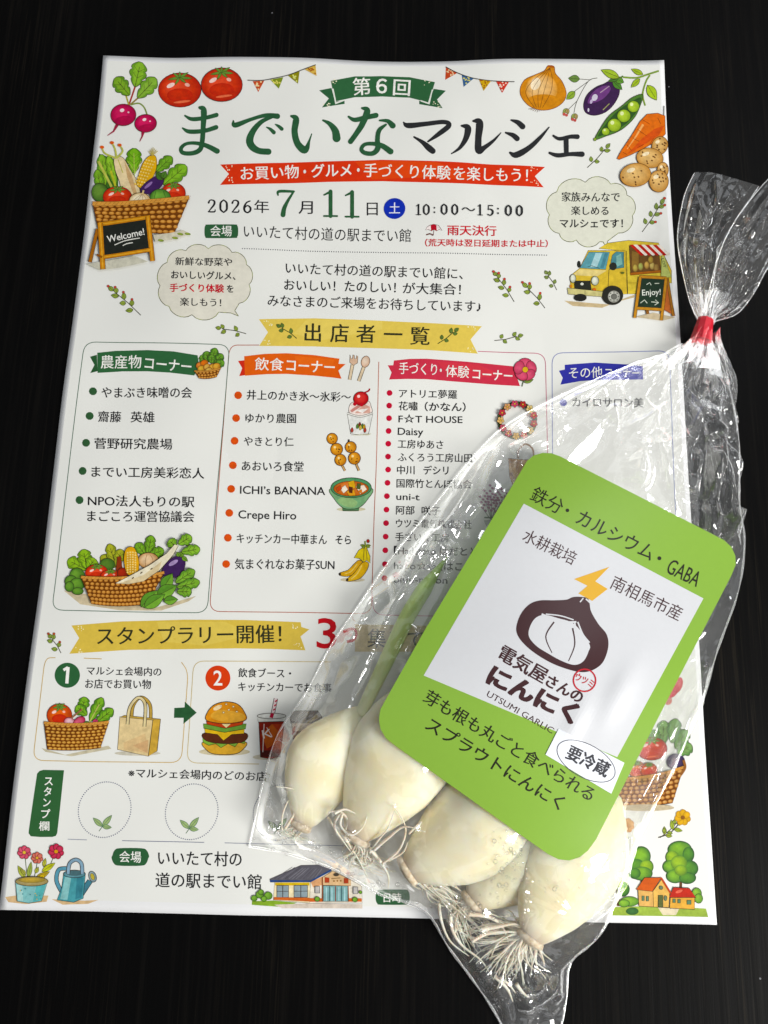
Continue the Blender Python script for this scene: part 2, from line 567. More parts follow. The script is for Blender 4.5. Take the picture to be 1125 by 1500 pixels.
# ---- ribbons
def ribbon(name, parts, spark=(), sc='f2eccb'):
    a = art(name, base=0.03); a.mat = M_FLAT
    for pts, col in parts: a.poly(pts, col)
    for x, y in spark:
        for i in range(7):
            a.ell(x + random.uniform(-6, 6), y + random.uniform(-4, 4), random.uniform(.5, 1.1), n=6, c1=sc); a.z -= a.step
    a.finish()
ribbon('green_ribbon', (
    ([(468, 137), (486, 133), (491, 152), (505, 150), (505, 155), (472, 161), (482, 148)], '2a5c38'),
    ([(653, 136), (635, 133), (628, 152), (614, 150), (614, 155), (648, 162), (640, 149)], '2a5c38'),
    ([(485, 123), (520, 115), (560, 113.5), (600, 115), (637, 123), (628, 153), (600, 145), (560, 143), (520, 145), (491, 152)], '2d6139'),
    ([(487, 134), (489, 134), (493, 153), (505, 148.5), (505, 150.5), (491.5, 156)], 'e4e6dc'),
    ([(634, 134), (632.5, 134), (627, 153), (616, 149), (616, 151), (629, 156)], 'e4e6dc')), ((492, 124), (627, 124), (479, 157), (640, 156)))
ribbon('red_ribbon', (([(323, 243), (400, 240), (480, 237.5), (560, 235.5), (640, 238.5), (720, 243), (798, 246), (783, 260), (796, 276), (720, 273), (640, 270), (560, 266.5), (480, 267.5), (400, 270), (323, 273), (336, 257)], 'd8391d'),
                       ([(520, 238), (570, 237), (640, 240), (700, 266), (600, 262), (545, 264)], 'e04a20')), ((336, 248), (338, 266), (782, 249), (782, 270)))
ribbon('yellow_ribbon', (([(379.5, 469), (460, 467.5), (540, 470.5), (620, 474), (705.6, 479), (689, 498.4), (699.6, 519), (620, 514), (540, 511.5), (460, 508.5), (380, 508), (393, 488)], 'dfc457'),
                          ([(450, 469), (560, 472), (560, 484), (470, 500), (430, 490)], 'e4cb62')), ((393, 474), (391, 502), (690, 483), (688, 513)), 'f6efc8')
ribbon('yellow_ribbon', (([(106, 916.7), (180, 910.5), (270, 907.8), (360, 908.5), (441, 912), (442, 919), (453.6, 922.5), (440.7, 932.8), (447.9, 953), (400, 951), (347, 950), (270, 951), (190, 952), (103, 958), (117.3, 935)], 'd6b94c'),
                          ([(230, 911), (330, 911), (370, 930), (300, 946), (240, 940)], 'dcc258')), ((120, 922), (117, 952), (434, 917), (436, 947)), 'f6efc8')
ribbon('green_ribbon', (([(133, 524), (143, 521), (144, 545), (133.5, 548), (139.5, 536)], '27552f'), ([(143.5, 518), (170, 515), (216.5, 514), (255, 516), (290, 521.5), (292, 534), (289, 545), (285, 551), (250, 547), (216.5, 545), (180, 545), (144, 547.5)], '2d6238')))
ribbon('orange_ribbon', (([(349, 529.5), (359, 528.5), (360, 550), (350.7, 551.6), (355, 540)], 'cf3324'), ([(496, 534), (506.5, 534.5), (496, 544), (500.5, 556), (480, 553)], 'dd5a1c'),
                          ([(358, 522.7), (388, 519.5), (420, 518.5), (460, 521), (497.5, 526.5), (495, 540), (496, 555), (460, 551), (420, 548.5), (390, 549), (359, 551)], 'e0611f'), ([(430, 522), (490, 528), (486, 540), (440, 535)], 'e66a25')))
ribbon('pink_ribbon', (([(577, 530), (600, 527.5), (624, 527), (684, 531), (720, 534), (753.6, 537), (757, 552), (761.5, 566), (720, 564), (684, 561.5), (624, 557), (596, 557), (570, 558), (573.6, 547.6), (568, 537), (576, 537)], 'c8354a'), ([(640, 531), (700, 535), (740, 552), (660, 555)], 'd03a48')))
ribbon('blue_ribbon', (([(818.4, 543.5), (827, 542), (827, 535), (871, 532), (919, 535), (941, 538), (941, 557), (905, 557), (879.5, 557), (850, 559), (820.7, 564), (824, 554)], '3335a0'),))

# ---- lettering
def lettering(lines, base=0.085, name='lettering'):
    a = art(name, base=base)
    for t in lines: a.text(*t); a.z = base * MM
    a.finish()
DG = {  # serif figures as brush strokes in a box 0.62 wide, 1 high
 '0': [((.31, .02, .05), (.10, .22, .075), (.07, .5, .085), (.10, .78, .075), (.31, .98, .05)), ((.31, .02, .05), (.52, .22, .075), (.55, .5, .085), (.52, .78, .075), (.31, .98, .05))],
 '1': [((.10, .16, .03), (.30, .05, .05)), ((.32, .03, .075), (.32, .97, .075)), ((.10, .97, .035), (.54, .97, .035))],
 '2': [((.08, .24, .08), (.16, .07, .05), (.32, .03, .05), (.50, .14, .075), (.48, .38, .08), (.28, .66, .06), (.08, .92, .04)), ((.06, .94, .045), (.50, .94, .06), (.56, .76, .03))],
 '5': [((.14, .04, .045), (.52, .05, .055)), ((.15, .05, .04), (.12, .44, .04)), ((.12, .44, .04), (.30, .38, .05), (.52, .52, .08), (.52, .78, .08), (.30, .97, .05), (.08, .88, .06))],
 '6': [((.50, .06, .05), (.24, .20, .06), (.08, .54, .085), (.12, .84, .075), (.31, .98, .05)), ((.10, .60, .05), (.32, .42, .05), (.53, .60, .08), (.50, .84, .075), (.31, .98, .05))],
 '7': [((.06, .20, .03), (.09, .05, .06), (.56, .05, .05)), ((.56, .05, .04), (.38, .40, .06), (.26, .70, .085), (.22, .96, .10))],
 ':': [((.2, .32, .08), (.2, .34, .08)), ((.2, .76, .08), (.2, .78, .08))]}
def figures(a, s, x0, y0, x1, y1, h, col, adv=0.66, sx=1.0, bold=1.0):
    n = len(s)
    zb = a.z
    for i, ch in enumerate(s):
        a.z = zb
        t = i / max(1, n - 1)
        x = x0 + (x1 - x0) * t; y = y0 + (y1 - y0) * t
        for st in DG.get(ch, ()):
            a.line(smooth([((x + (p - .31) * h * sx), (y + (q - .5) * h), r * h * bold) for p, q, r in st], False, 5), 1, col)
            for p, q, r in (st[0], st[-1]):
                a.ell(x + (p - .31) * h * sx, y + (q - .5) * h, r * h * bold, n=10, c1=col)
    return a
a = art('date_lettering', base=0.04)
figures(a, '2026', 311, 304, 363, 304.6, 19, INKC, sx=1.05)
a.text('年', 372.7, 304.7, 394.5, 304.9, 21, INKC, 0.008)
figures(a, '7', 419, 298.5, 419, 298.5, 38, '2f5c3a', sx=1.2, bold=.95)
a.text('月', 437.5, 305, 458.5, 305.2, 21.5, INKC, 0.008)
figures(a, '11', 484, 299.5, 515.5, 300.3, 38, '2f5c3a', sx=1.15)
a.text('日', 537.5, 307, 553.5, 307, 22, INKC, 0.006)
a.ell(578, 306.5, 15.8, 15.2, c1='2f3fae'); a.z += .04 * MM
a.text('土', 570, 306.5, 586, 306.7, 18, 'e6e8f2', 0.01)
figures(a, '10', 613, 309.2, 624.5, 309.4, 15.6, INKC); figures(a, ':', 638, 309.6, 638, 309.6, 15, INKC); figures(a, '00', 650.5, 309.6, 666, 310, 15.6, INKC)
a.text('〜', 676, 310, 696, 310.3, 20, INKC, 0.0)
figures(a, '15', 703, 310.3, 718, 310.6, 15.6, INKC); figures(a, ':', 731, 310.6, 731, 310.6, 15, INKC); figures(a, '00', 744.5, 310.6, 760.5, 311, 15.6, INKC)
a.finish()
WH = 'f0efe8'
lettering((('第', 517, 131, 543, 129.2, 27, WH, .018), ('６', 551, 128.5, 567, 128.5, 27, WH, .022), ('回', 576, 130, 601, 131.5, 26, WH, .02)))
lettering((('お買い物', 353, 257, 438, 252.6, 21.5, WH), ('・', 444.5, 253, 448.5, 253, 22, WH), ('グルメ', 456, 252.2, 515, 250.8, 21, WH), ('・', 523, 251, 527, 251, 22, WH), ('手づくり体験', 533, 251, 660, 256.6, 22, WH), ('を楽しもう！', 664, 257, 773, 259.6, 22, WH)))
lettering((('いいたて村の道の駅までい館', 358, 341.5, 602, 347, 21, INKC, .004),))
lettering((('雨天決行', 655, 340, 727, 340.4, 16, 'c8303a', .02), ('（荒天時は翌日延期または中止）', 622.5, 357.6, 802, 359, 11.5, 'c8303a', .022)))
lettering((('いいたて村の道の駅までい館に、', 418.8, 394, 678, 403, 18.5, INKC, .01), ('おいしい！たのしい！', 416.7, 418.6, 580, 423, 18, INKC, .01), ('が大集合！', 590, 423.5, 675, 426, 18, INKC, .01), ('みなさまのご来場をお待ちしています♪', 392.7, 442, 704.4, 451, 18.5, INKC, .01)))
lettering((('新鮮な野菜や', 258, 385.5, 341, 386.8, 13, INKC), ('おいしいグルメ、', 252, 405.3, 346, 407, 13, INKC), ('手づくり体験', 250, 424.4, 329, 425.2, 13, 'c9303c', .028), ('を', 333, 425.4, 343, 425.5, 12.5, INKC), ('楽しもう！', 265, 445, 325, 445.6, 13, INKC)))
lettering((('家族みんなで', 822.5, 289.5, 907.5, 290, 15.5, INKC), ('楽しめる', 836.3, 309.8, 891, 310.2, 14.5, INKC), ('マルシェです！', 819.5, 329, 912, 328.8, 14.5, INKC)))
BK = '30301c'
lettering((('出', 446.5, 489, 470.5, 489.5, 29, BK, .018), ('店', 484, 490, 511, 490.6, 29, BK, .018), ('者', 522, 491, 550, 491.6, 29, BK, .018), ('一', 562.5, 492, 589.5, 492.6, 30, BK, .02), ('覧', 601, 494, 629.5, 494.8, 29, BK, .016)), name='heading_lettering')
lettering((('農産物', 148.5, 532, 208, 531.6, 21, WH, .014), ('コーナー', 213, 533, 281, 539, 20, WH, .014)))
lettering((('飲食', 373.5, 534.6, 416, 535.8, 20, WH, .014), ('コーナー', 420, 536, 490.5, 539.8, 20, WH, .014)))
lettering((('手づくり', 584.5, 541.6, 640, 543.4, 19, WH, .012), ('・', 644, 544.5, 647, 544.5, 19, WH, .02), ('体験', 652.5, 545.2, 687, 547, 19, WH, .01), ('コーナー', 692, 549, 750.5, 551.8, 18, WH, .014)))
lettering((('その他', 833, 547.6, 882, 546.6, 18, WH, .008), ('コーナー', 886, 547, 936, 548, 16, WH, .01)))
def listing(rows, dots, r, dc, h, off=.016):
    a = art('bullet_dots', base=.06); a.dots(dots, r, dc); a.finish()
    lettering([(t, x0, y0, x1, y1, (hh[0] if hh else h), INKC, off) for (t, x0, y0, x1, y1, *hh) in rows], name='list_lettering')
listing((('やまぶき味噌の会', 149.7, 576.4, 282, 576.8), ('齋藤', 145, 612, 179, 612.6), ('英雄', 192.5, 612.6, 227.6, 613), ('菅野研究農場', 140, 651.6, 253.7, 652.6), ('までい工房美彩恋人', 136, 693, 300, 694.8),
         ('NPO法人もりの駅', 130.5, 735, 286, 737), ('まごころ運営協議会', 129.4, 757.4, 286, 758.6)), ((137.5, 574.6), (133, 611), (128, 650.4), (123, 691.5), (118.3, 733.8)), 5.9, '325a36', 17.5)
listing((('井上のかき氷〜氷彩〜', 361.6, 579, 514.4, 583.4, 15.5), ('ゆかり農園', 359.6, 613, 434, 614, 15), ('やきとり仁', 357.3, 647, 430.4, 648, 15), ('あおいろ食堂', 354.4, 683, 445, 684.6, 16), ('ICHI’s BANANA', 352, 718, 476.7, 720, 16.5), ('Crepe Hiro', 349.6, 754, 434.4, 755.8, 17),
         ('キッチンカー中華まん', 347.3, 789.4, 479.3, 791.8, 16), ('そら', 491.8, 791.8, 514.4, 792, 15), ('気まぐれなお菓子SUN', 344.4, 827, 490.4, 828.6, 17)),
        ((349, 579.3), (346, 612.7), (343.8, 646), (341.3, 681.8), (339, 716.7), (336.4, 752), (334.4, 788.4), (331.8, 826.7)), 5.8, 'd9541f', 16)
listing((('アトリエ夢羅', 584.4, 578.6, 669.6, 579.6), ('花嘯', 584, 596.8, 612, 597), ('（かなん）', 622, 597.4, 682, 598), ('F☆T HOUSE', 583.7, 615.4, 677.3, 616.2, 14), ('Daisy', 582.7, 633.3, 620, 634, 15), ('工房ゆあさ', 582.7, 652, 649.2, 653.2), ('ふくろう工房山田', 582.7, 671.2, 691.2, 672.6),
         ('中川', 581.5, 690, 607.3, 690), ('デシリ', 620.2, 690.4, 656.9, 690.6), ('国際竹とんぼ協会', 580.9, 709.4, 690.6, 710.6), ('uni-t', 580.6, 728.4, 614.6, 729, 14), ('阿部', 580, 748.4, 607.3, 748.7), ('咲子', 617.5, 749, 645.4, 749.2), ('ウツミ電気株式会社', 580, 767.6, 690.6, 769.2),
         ('手ざいく工房', 579, 787.2, 657.7, 788.4), ('【Hadatoto はだとと】', 577, 807.2, 706, 808.8), ('haco☆ta', 577, 829, 640, 830, 14), ('（はこあ）', 644, 830, 700, 831), ('blue-moon', 577, 848.8, 655.4, 850.4, 14)),
        ((570.7, 577.6), (570.2, 596), (570, 614.3), (569.3, 632.8), (568.8, 651.3), (568.5, 670), (568.6, 689), (567.7, 708.3), (566.8, 727.7), (566.2, 747.4), (565.6, 767), (565, 786.7), (564.5, 806.6), (563.9, 826.9), (563.3, 847.4)), 4.3, 'c2283f', 14)
listing((('カイロサロン美', 838, 590, 942, 591.5, 15),), ((825, 590.2),), 5.4, '45489c', 15, .02)
lettering((('スタンプラリー開催！', 143, 933, 413, 929.4, 29, BK, .014),), name='heading_lettering')
lettering((('3', 464.8, 928, 493.5, 929, 62, 'c0141f', .03), ('つ', 502, 930, 524, 931, 34, 'c0141f', .03), ('集めて', 538.5, 936, 620, 938, 30, BK, .012)), name='heading_lettering')
lettering((('マルシェ会場内の', 128.4, 983, 236.7, 984.6, 14, INKC), ('お店でお買い物', 126.2, 1002, 221.8, 1003, 15, INKC)))
lettering((('飲食ブース・', 349.4, 986, 427, 987.2, 14.5, INKC), ('キッチンカーでお食事', 349.4, 1006.2, 486, 1008.4, 14.5, INKC)))
lettering((('※マルシェ会場内のどのお店', 189, 1132.4, 391, 1137.6, 15, INKC),))
lettering((('いいたて村の', 232.7, 1256.6, 355, 1258.6, 23.5, INKC, .012), ('道の駅までい館', 228.8, 1289, 384, 1291.6, 23.5, INKC, .012)))

# ---- rules, frames, badges
def rule(name, strokes, w):
    a = art(name, base=.045)
    for pts, col in strokes: a.line(pts, w, col)
    a.finish()
rule('panel_frame', ((fillet([(101, 700), (125, 502), (230, 503.6), (337, 505.8), (320, 700), (304, 898), (180, 896.4), (77, 894)], 17, True), '4d6b58'),), 1.1)
rule('panel_frame', (([(380, 506.7), (360, 506.6)] + fillet([(360, 506.6), (336.5, 506.4), (324.5, 660), (307.5, 896), (430, 897.6), (544, 899.6), (548, 760), (551, 690)], 16), 'b0604c'), ([(551, 690), (552, 660), (555, 532)], 'c07866')), 1.1)
rule('panel_frame', ((fillet([(700, 515.6), (798.6, 518), (802, 666), (808, 904), (700, 904), (547, 901), (545.5, 870)], 16), 'c06a80'),), 1.1)
rule('panel_frame', ((fillet([(900, 516.8), (808.5, 517.6), (809, 660), (812, 906), (900, 907), (996, 905), (988, 732), (979, 515.6)], 16, True), '8088b8'),), 1.1)
rule('panel_frame', ((fillet([(83, 963.8), (68, 964), (51, 1113.6), (140, 1115.6), (266, 1117), (276, 984), (266, 970)], 16), 'c9a863'), ([(124, 964.4), (150, 965.4)], 'c9a863')), 1.1)
rule('panel_frame', ((fillet([(485, 970), (400, 969), (284, 968.4), (274, 1117.4), (380, 1119)], 16), 'c9b684'),), 1.1)
rule('ruled_line', (([(100, 1229), (128, 1230)], '8a8ea0'), ([(180, 1231), (300, 1233.4)], '6f748c'), ([(330, 1234), (415, 1236.4), (560, 1240)], '8a8ea0')), 1.0)
a = art('dotted_line', base=.05)
a.dots([(356 + (800 - 356) * i / 130, 366.6 + 9 * i / 130) for i in range(131)], .85, '55585c'); a.finish()
def badge(pts, t, tc=WH):
    a = art('name_badge', base=.05); a.mat = M_FLAT; a.poly(smooth(pts, True, 4), GREEN); a.z = .08 * MM
    for x in t: a.text(*x)
    a.finish()
def rr(x0, y0, x1, y1, r, sk=0):
    return [(x0 + r, y0), (x1 - r, y0), (x1 - r * .3, y0 + r * .3), (x1, y0 + r), (x1 - sk, y1 - r), (x1 - r * .3 - sk, y1 - r * .3), (x1 - r - sk, y1), (x0 + r - sk, y1), (x0 + r * .3 - sk, y1 - r * .3), (x0 - sk, y1 - r), (x0, y0 + r), (x0 + r * .3, y0 + r * .3)]
badge(rr(300.5, 331, 349.5, 351, 5), (('会場', 309, 341, 340.5, 341.3, 17, WH, .014),))
badge(rr(165.5, 1242, 219.5, 1267.6, 11, 1), (('会場', 176, 1254.6, 208, 1255.6, 18, WH, .014),))
badge(rr(550.5, 1303, 600, 1325, 7), (('日時', 562, 1315, 588, 1315.4, 15, WH, .014),))
a = art('stamp_tab', base=.05); a.mat = M_FLAT
a.poly([(57, 1133), (60.5, 1129), (66, 1127.4), (95.8, 1128), (89, 1188), (85, 1220), (83, 1224), (78, 1225.6), (60, 1225.6), (47, 1224.4), (44, 1220), (44.6, 1214)], '2f5f34')
a.z = .08 * MM
for g, x, y, w in (('ス', 73.6, 1144, 12), ('タ', 72, 1159.4, 11), ('ン', 70.8, 1175.2, 11), ('プ', 69, 1192, 13), ('欄', 66.4, 1209.8, 15)):
    a.text(g, x - w / 2, y, x + w / 2, y + .2, 15, WH, .014)
a.finish()
for cx, cy, g, c in ((100.2, 989.4, '1', '2b5f36'), (319.6, 993.4, '2', 'd6421f')):
    a = art('number_badge', base=.05); a.mat = M_FLAT; a.ell(cx, cy, 18.3, 18.3, c1=c, n=40); a.z += .05 * MM
    if g == '1': a.line([(cx - 5.5, cy - 7.5), (cx + 1, cy - 11.5)], 4, WH); a.line([(cx + 1.2, cy - 12), (cx - .6, cy + 12)], 4.6, WH)
    else: a.text(g, cx - 6.5, cy, cx + 6.5, cy, 31, WH, .02)
    a.finish()
for cx, cy in ((154.4, 1185.8), (281.7, 1188.8), (410, 1190)):
    a = art('stamp_circle', base=.05)
    a.dots([(cx + 38.4 * math.cos(t) - 3 * math.sin(t), cy + 40.6 * math.sin(t)) for t in [2 * math.pi * i / 76 for i in range(76)]], .85, '4a5070')
    X, Y = cx - 8.5, cy + 31.5
    a.line([(X, Y), (X + 6, Y - 8)], 1.0, '5a7a58')
    for lx, ly, w in ((19, -23.5, 3.6), (-8.5, -19.5, 3.6), (18.5, -5.5, 3.2)):
        a.leaf(X + 5, Y - 7, X + lx, Y + ly, w, '9db377', '5d7f62', .9)
    a.finish()
a = art('arrow_mark', 40, 950, 4.5)
a.poly([(970, 392), (1038, 388), (1040, 350), (1118, 423), (1030, 497), (1032, 457), (968, 457)], '2b5733'); a.finish()
# ------------------------------------------------------------------ printed drawings on the flyer
OL = '33261a'
def tomato(a, cx, cy, rx, ry, c1='e8604a', c2='b3261a', cal=True, s=1.0):
    a.ell(cx, cy, rx, ry, 0, c1, c2, OL, 2.2 * s, hy=-.3)
    a.ell(cx, cy + ry * .3, rx * .6, ry * .4, 0, 'cf3a22', 'c02c1c')
    a.ell(cx - rx * .42, cy - ry * .28, rx * .2, ry * .12, -25, 'f5d5cb')
    a.ell(cx + rx * .35, cy - ry * .3, rx * .12, ry * .1, 20, 'f0b8a8')
    a.ell(cx + rx * .1, cy + ry * .68, rx * .4, ry * .07, -6, 'e87a5a')
    if cal:
        for dx, dy in ((-.55, .1), (-.3, -.28), (.02, -.35), (.42, -.3), (.58, .06), (.3, .32), (-.22, .42)):
            a.leaf(cx, cy - ry * .72, cx + dx * rx, cy - ry * .72 + dy * ry, 5 * s, '6b8f3a', '3c4f22', 1.4 * s, vein=False)
def sprig(a, x0, y0, x1, y1, n=3, col='93a648', stem='4b4a3c', berry=None, L=9, w=2.6, lw=.8):
    dx, dy = x1 - x0, y1 - y0
    D = math.hypot(dx, dy); ux, uy = dx / D, dy / D
    a.line([(x0, y0), (x0 + dx * .5 - uy * 1.2, y0 + dy * .5 + ux * 1.2), (x1, y1)], 1.2, stem)
    sp = []
    for i in range(n):
        t = .28 + .55 * i / max(1, n - 1)
        for sg in (1, -1):
            q = t + (.06 if sg > 0 else -.04)
            an = sg * (.85 - .15 * i)
            vx = ux * math.cos(an) - uy * math.sin(an); vy = ux * math.sin(an) + uy * math.cos(an)
            sp.append((x0 + dx * q, y0 + dy * q, vx, vy))
    sp.append((x1, y1, ux, uy))
    for i, (x, y, vx, vy) in enumerate(sp):
        ll = L * random.uniform(.85, 1.15)
        a.leaf(x + vx * 2, y + vy * 2, x + vx * (2 + ll), y + vy * (2 + ll), w, col, '4f5a2c', lw)
        if berry and (i % 2 == 0 or i == len(sp) - 1):
            a.ell(x + vx * (2 + ll), y + vy * (2 + ll), 1.9, 1.7, 0, berry, ol='6a3428', w=.5, n=10)
def sprig_art(*args, **kw):
    a = art('leaf_sprig_drawing', base=.05); sprig(a, *args, **kw); a.finish()
for k in ((207, 463, 168, 428, 3, '93a648', '4b4a3c', 'd2554c', 10, 3.2), (361, 490, 326, 483, 2, '93a648', '4b4a3c', None, 8, 2.6), (753, 443, 728, 407, 3, '93a648', '4b4a3c', 'd2554c', 8.5, 2.7),
          (798, 452, 773, 424, 2, '93a648', '4b4a3c', 'd2554c', 9, 2.9), (815, 426, 802, 405, 2, '8a9c58', '4b4a3c', None, 7, 2.4), (724, 499.5, 757, 493, 2, '8fa44c', '4b4a3c', None, 8, 2.6),
          (411, 475, 411, 475.1, 1, '5d7a34', '3f4a22', None, .1, .1), (435, 497, 413, 482, 2, '64803a', '3f4a22', None, 7.5, 2.5), (641, 505, 664, 488, 2, '64803a', '3f4a22', None, 7.5, 2.5),
          (860, 246, 886, 219, 2, '8fa44c', '4b4a3c', None, 8, 2.6), (940, 341, 966, 302, 3, '8ea352', '4b4a3c', 'cf5548', 9, 2.7), (91, 957, 78, 937, 2, '8fa44c', '4b4a3c', 'c05a3c', 8, 2.9), (966, 1227, 992, 1204, 2, '9db045', '4b4a3c', None, 8, 2.5)):
    if k[0] != 411: sprig_art(*k)

# radish bunch
a = art('radish_drawing', 140, 80, 4.5)
a.line([(225, 350), (270, 225)], 11, 'a8443c'); a.line([(225, 345), (200, 260)], 11, 'a9a046'); a.line([(235, 345), (310, 280)], 10, '8f7a3c')
a.line([(240, 345), (290, 335), (325, 360), (345, 410)], 10, '7e8f4a', sm=True)
a.lobed(230, 285, 140, 180, 62, '5f8a2e', OL, 3, c2='7ea838'); a.lobed(268, 230, 308, 78, 66, '6c9a34', OL, 3, c2='88b53e'); a.lobed(285, 300, 405, 175, 58, '6f9c38', OL, 3, c2='8ab446')
for cx, cy, rx, ry, tip in ((190, 413, 83, 70, ((150, 475), (125, 520), (85, 548))), (335, 465, 72, 58, ((318, 520), (312, 550), (296, 583)))):
    a.line([(tip[0][0], tip[0][1], 11), (tip[1][0], tip[1][1], 5), (tip[2][0], tip[2][1], 2)], 1, 'a03048')
    a.ell(cx, cy, rx, ry, -8, 'd6406a', '9c1a40', OL, 3.5)
    a.ell(cx + 5, cy + ry * .45, rx * .7, ry * .35, -8, 'b4224c', 'a81f48')
    a.ell(cx - 8, cy - ry * .42, rx * .18, ry * .16, -20, 'f6dfe2'); a.ell(cx + rx * .4, cy - ry * .25, rx * .08, ry * .08, 0, 'efc5d0')
a.finish()
a = art('tomato_drawing', 140, 80, 4.5); tomato(a, 560, 248, 142, 108, s=1.6); a.finish()
a = art('tomato_drawing', 140, 80, 4.5, base=.2); tomato(a, 838, 222, 136, 104, s=1.6); a.finish()

def bunting(ox, oy, cord, flags):
    a = art('bunting_drawing', ox, oy, 3.75)
    for pts, col, spot in flags:
        a.poly(pts, col)
        cx = sum(p[0] for p in pts) / 3; cy = sum(p[1] for p in pts) / 3
        for i in range(9):
            r1, r2 = random.random(), random.random()
            if r1 + r2 > 1: r1, r2 = 1 - r1, 1 - r2
            x = pts[0][0] + r1 * (pts[1][0] - pts[0][0]) + r2 * (pts[2][0] - pts[0][0]); y = pts[0][1] + r1 * (pts[1][1] - pts[0][1]) + r2 * (pts[2][1] - pts[0][1])
            a.ell(x * .8 + cx * .2, y * .8 + cy * .2, 4.5, n=7, c1=spot)
    a.line(cord, 4, '3b3a36', sm=True); a.finish()
bunting(360, 80, [(15, 162), (90, 163), (160, 152), (240, 135), (320, 106), (388, 80)], (
    ([(42, 166), (106, 163), (72, 222)], 'c85a3c', 'f0d9a8'), ([(138, 158), (210, 146), (185, 205)], '7f8f2c', 'e0d870'), ([(236, 138), (300, 112), (290, 180)], '8f8a1e', 'd8dc80'), ([(328, 106), (386, 80), (392, 138)], 'd8b45c', 'a8642c')))
bunting(590, 80, [(235, 80), (300, 115), (380, 145), (470, 162), (540, 168), (610, 170)], (
    ([(236, 82), (298, 114), (232, 150)], 'c9573c', 'ecd0a4'), ([(322, 122), (388, 147), (333, 190)], '3f6590', 'd8cf78'), ([(416, 152), (482, 164), (442, 215)], 'cfa92f', 'a0602c'), ([(510, 166), (580, 170), (543, 227)], 'cf4a40', 'f2d9c8')))

# onion, eggplant, peas, carrot, potatoes
a = art('onion_drawing', 740, 80, 4.5)
for i in range(9): a.line([(205 + i * 4, 360), (150 + i * 14, 392 - abs(i - 4) * 5)], 3, '5a3520')
a.poly([(275, 105), (315, 110), (325, 150), (370, 200), (398, 270), (380, 325), (320, 365), (240, 378), (160, 355), (105, 300), (95, 245), (125, 190), (190, 160), (250, 135)], 'd28a34', '7a3a22', 3.5, sm=True)
a.ell(235, 250, 105, 95, 0, 'edc58a', 'dc9c48'); a.ell(250, 320, 110, 42, 0, 'd08628', 'cf8a32'); a.ell(195, 215, 30, 40, 30, 'f5e2c0')
for x, b in ((190, -55), (235, -22), (285, 8), (325, 45), (150, -90)):
    a.line([(288, 118), (265 + b * .9, 190), (240 + b * 1.2, 270), (225 + b * .4, 362)], 2.6, '70401c', sm=True)
a.line([(275, 107), (315, 112)], 12, 'b0602c'); a.finish()
a = art('leaf_sprig_drawing', 740, 80, 4.5)
a.line([(600, 178), (540, 200), (470, 320), (450, 395)], 4, '4b4a3c', sm=True); a.line([(470, 320), (400, 385)], 3.5, '4b4a3c'); a.line([(540, 200), (445, 265)], 3.5, '4b4a3c'); a.line([(560, 190), (480, 185)], 3.5, '4b4a3c')
a.leaf(485, 185, 410, 180, 22, '6c8a44', '394a24', 3); a.leaf(455, 262, 400, 310, 22, '8fae42', '394a24', 3)
for x, y in ((392, 392), (448, 425)):
    a.leaf(x + 12, y - 25, x - 15, y + 8, 12, '9aa95a', '4f4a2c', 2.4); a.leaf(x + 12, y - 25, x + 20, y + 12, 12, 'b09a62', '4f4a2c', 2.4); a.ell(x - 6, y + 12, 10, c1='c8605a'); a.ell(x + 10, y + 18, 9, c1='c8605a')
a.finish()
a = art('eggplant_drawing', 740, 80, 4.5)
a.poly([(690, 195), (740, 225), (745, 280), (705, 350), (650, 395), (580, 412), (525, 392), (512, 340), (535, 280), (590, 235), (640, 215)], '3a2048', OL, 3, sm=True)
a.poly([(600, 245), (660, 225), (690, 245), (650, 300), (590, 330), (540, 335), (555, 290)], '6a3c78', sm=True); a.ell(585, 300, 18, 22, 30, 'd8d0e0'); a.ell(563, 325, 9, 14, 20, 'c0b0cc'); a.line([(620, 270), (680, 228)], 6, 'a890a0'); a.line([(640, 378), (682, 338)], 6, '9a9a60'); a.ell(545, 378, 6, 12, 0, 'd0c8d8')
a.leaf(700, 195, 765, 250, 22, '4f8434', OL, 3); a.leaf(720, 180, 775, 205, 22, '5f9438', OL, 3); a.leaf(745, 175, 670, 200, 14, '4a7a30', OL, 3)
a.line([(735, 185), (770, 165)], 10, '5c7c34'); a.leaf(745, 175, 622, 128, 26, '9db83e', OL, 3)
a.line([(770, 172), (860, 175), (930, 155), (1002, 135)], 11, '7f9a3c', sm=True); a.line([(945, 160), (920, 200), (900, 280), (918, 350)], 10, '7f9a3c', sm=True)
a.leaf(900, 155, 822, 120, 17, 'a2bc3c', OL, 2.6); a.leaf(880, 182, 822, 236, 18, 'a2bc3c', OL, 2.6); a.leaf(930, 222, 992, 318, 30, 'a8c43c', OL, 3)
a.finish()
a = art('pea_pod_drawing', 740, 80, 4.5, base=a.z / MM)
a.poly([(900, 280), (885, 350), (845, 430), (760, 505), (660, 545), (590, 565), (620, 500), (680, 415), (760, 355), (830, 300)], '4f7a32', OL, 3.5, sm=True)
a.poly([(890, 300), (860, 390), (780, 475), (680, 520), (610, 545), (650, 480), (720, 400), (800, 340)], '2f5224', sm=True)
for x, y, r in ((660, 515, 26), (716, 475, 45), (778, 416, 44), (840, 357, 39)): a.ell(x, y, r, r * .92, 0, 'b8d24c', '7fa02c', '33461a', 2.6); a.ell(x - r * .3, y - r * .35, r * .28, c1='e4efb0')
a.ell(590, 565, 10, c1='86a03a', ol=OL, w=2); a.finish()
a = art('carrot_drawing', 740, 80, 4.5, base=a.z / MM)
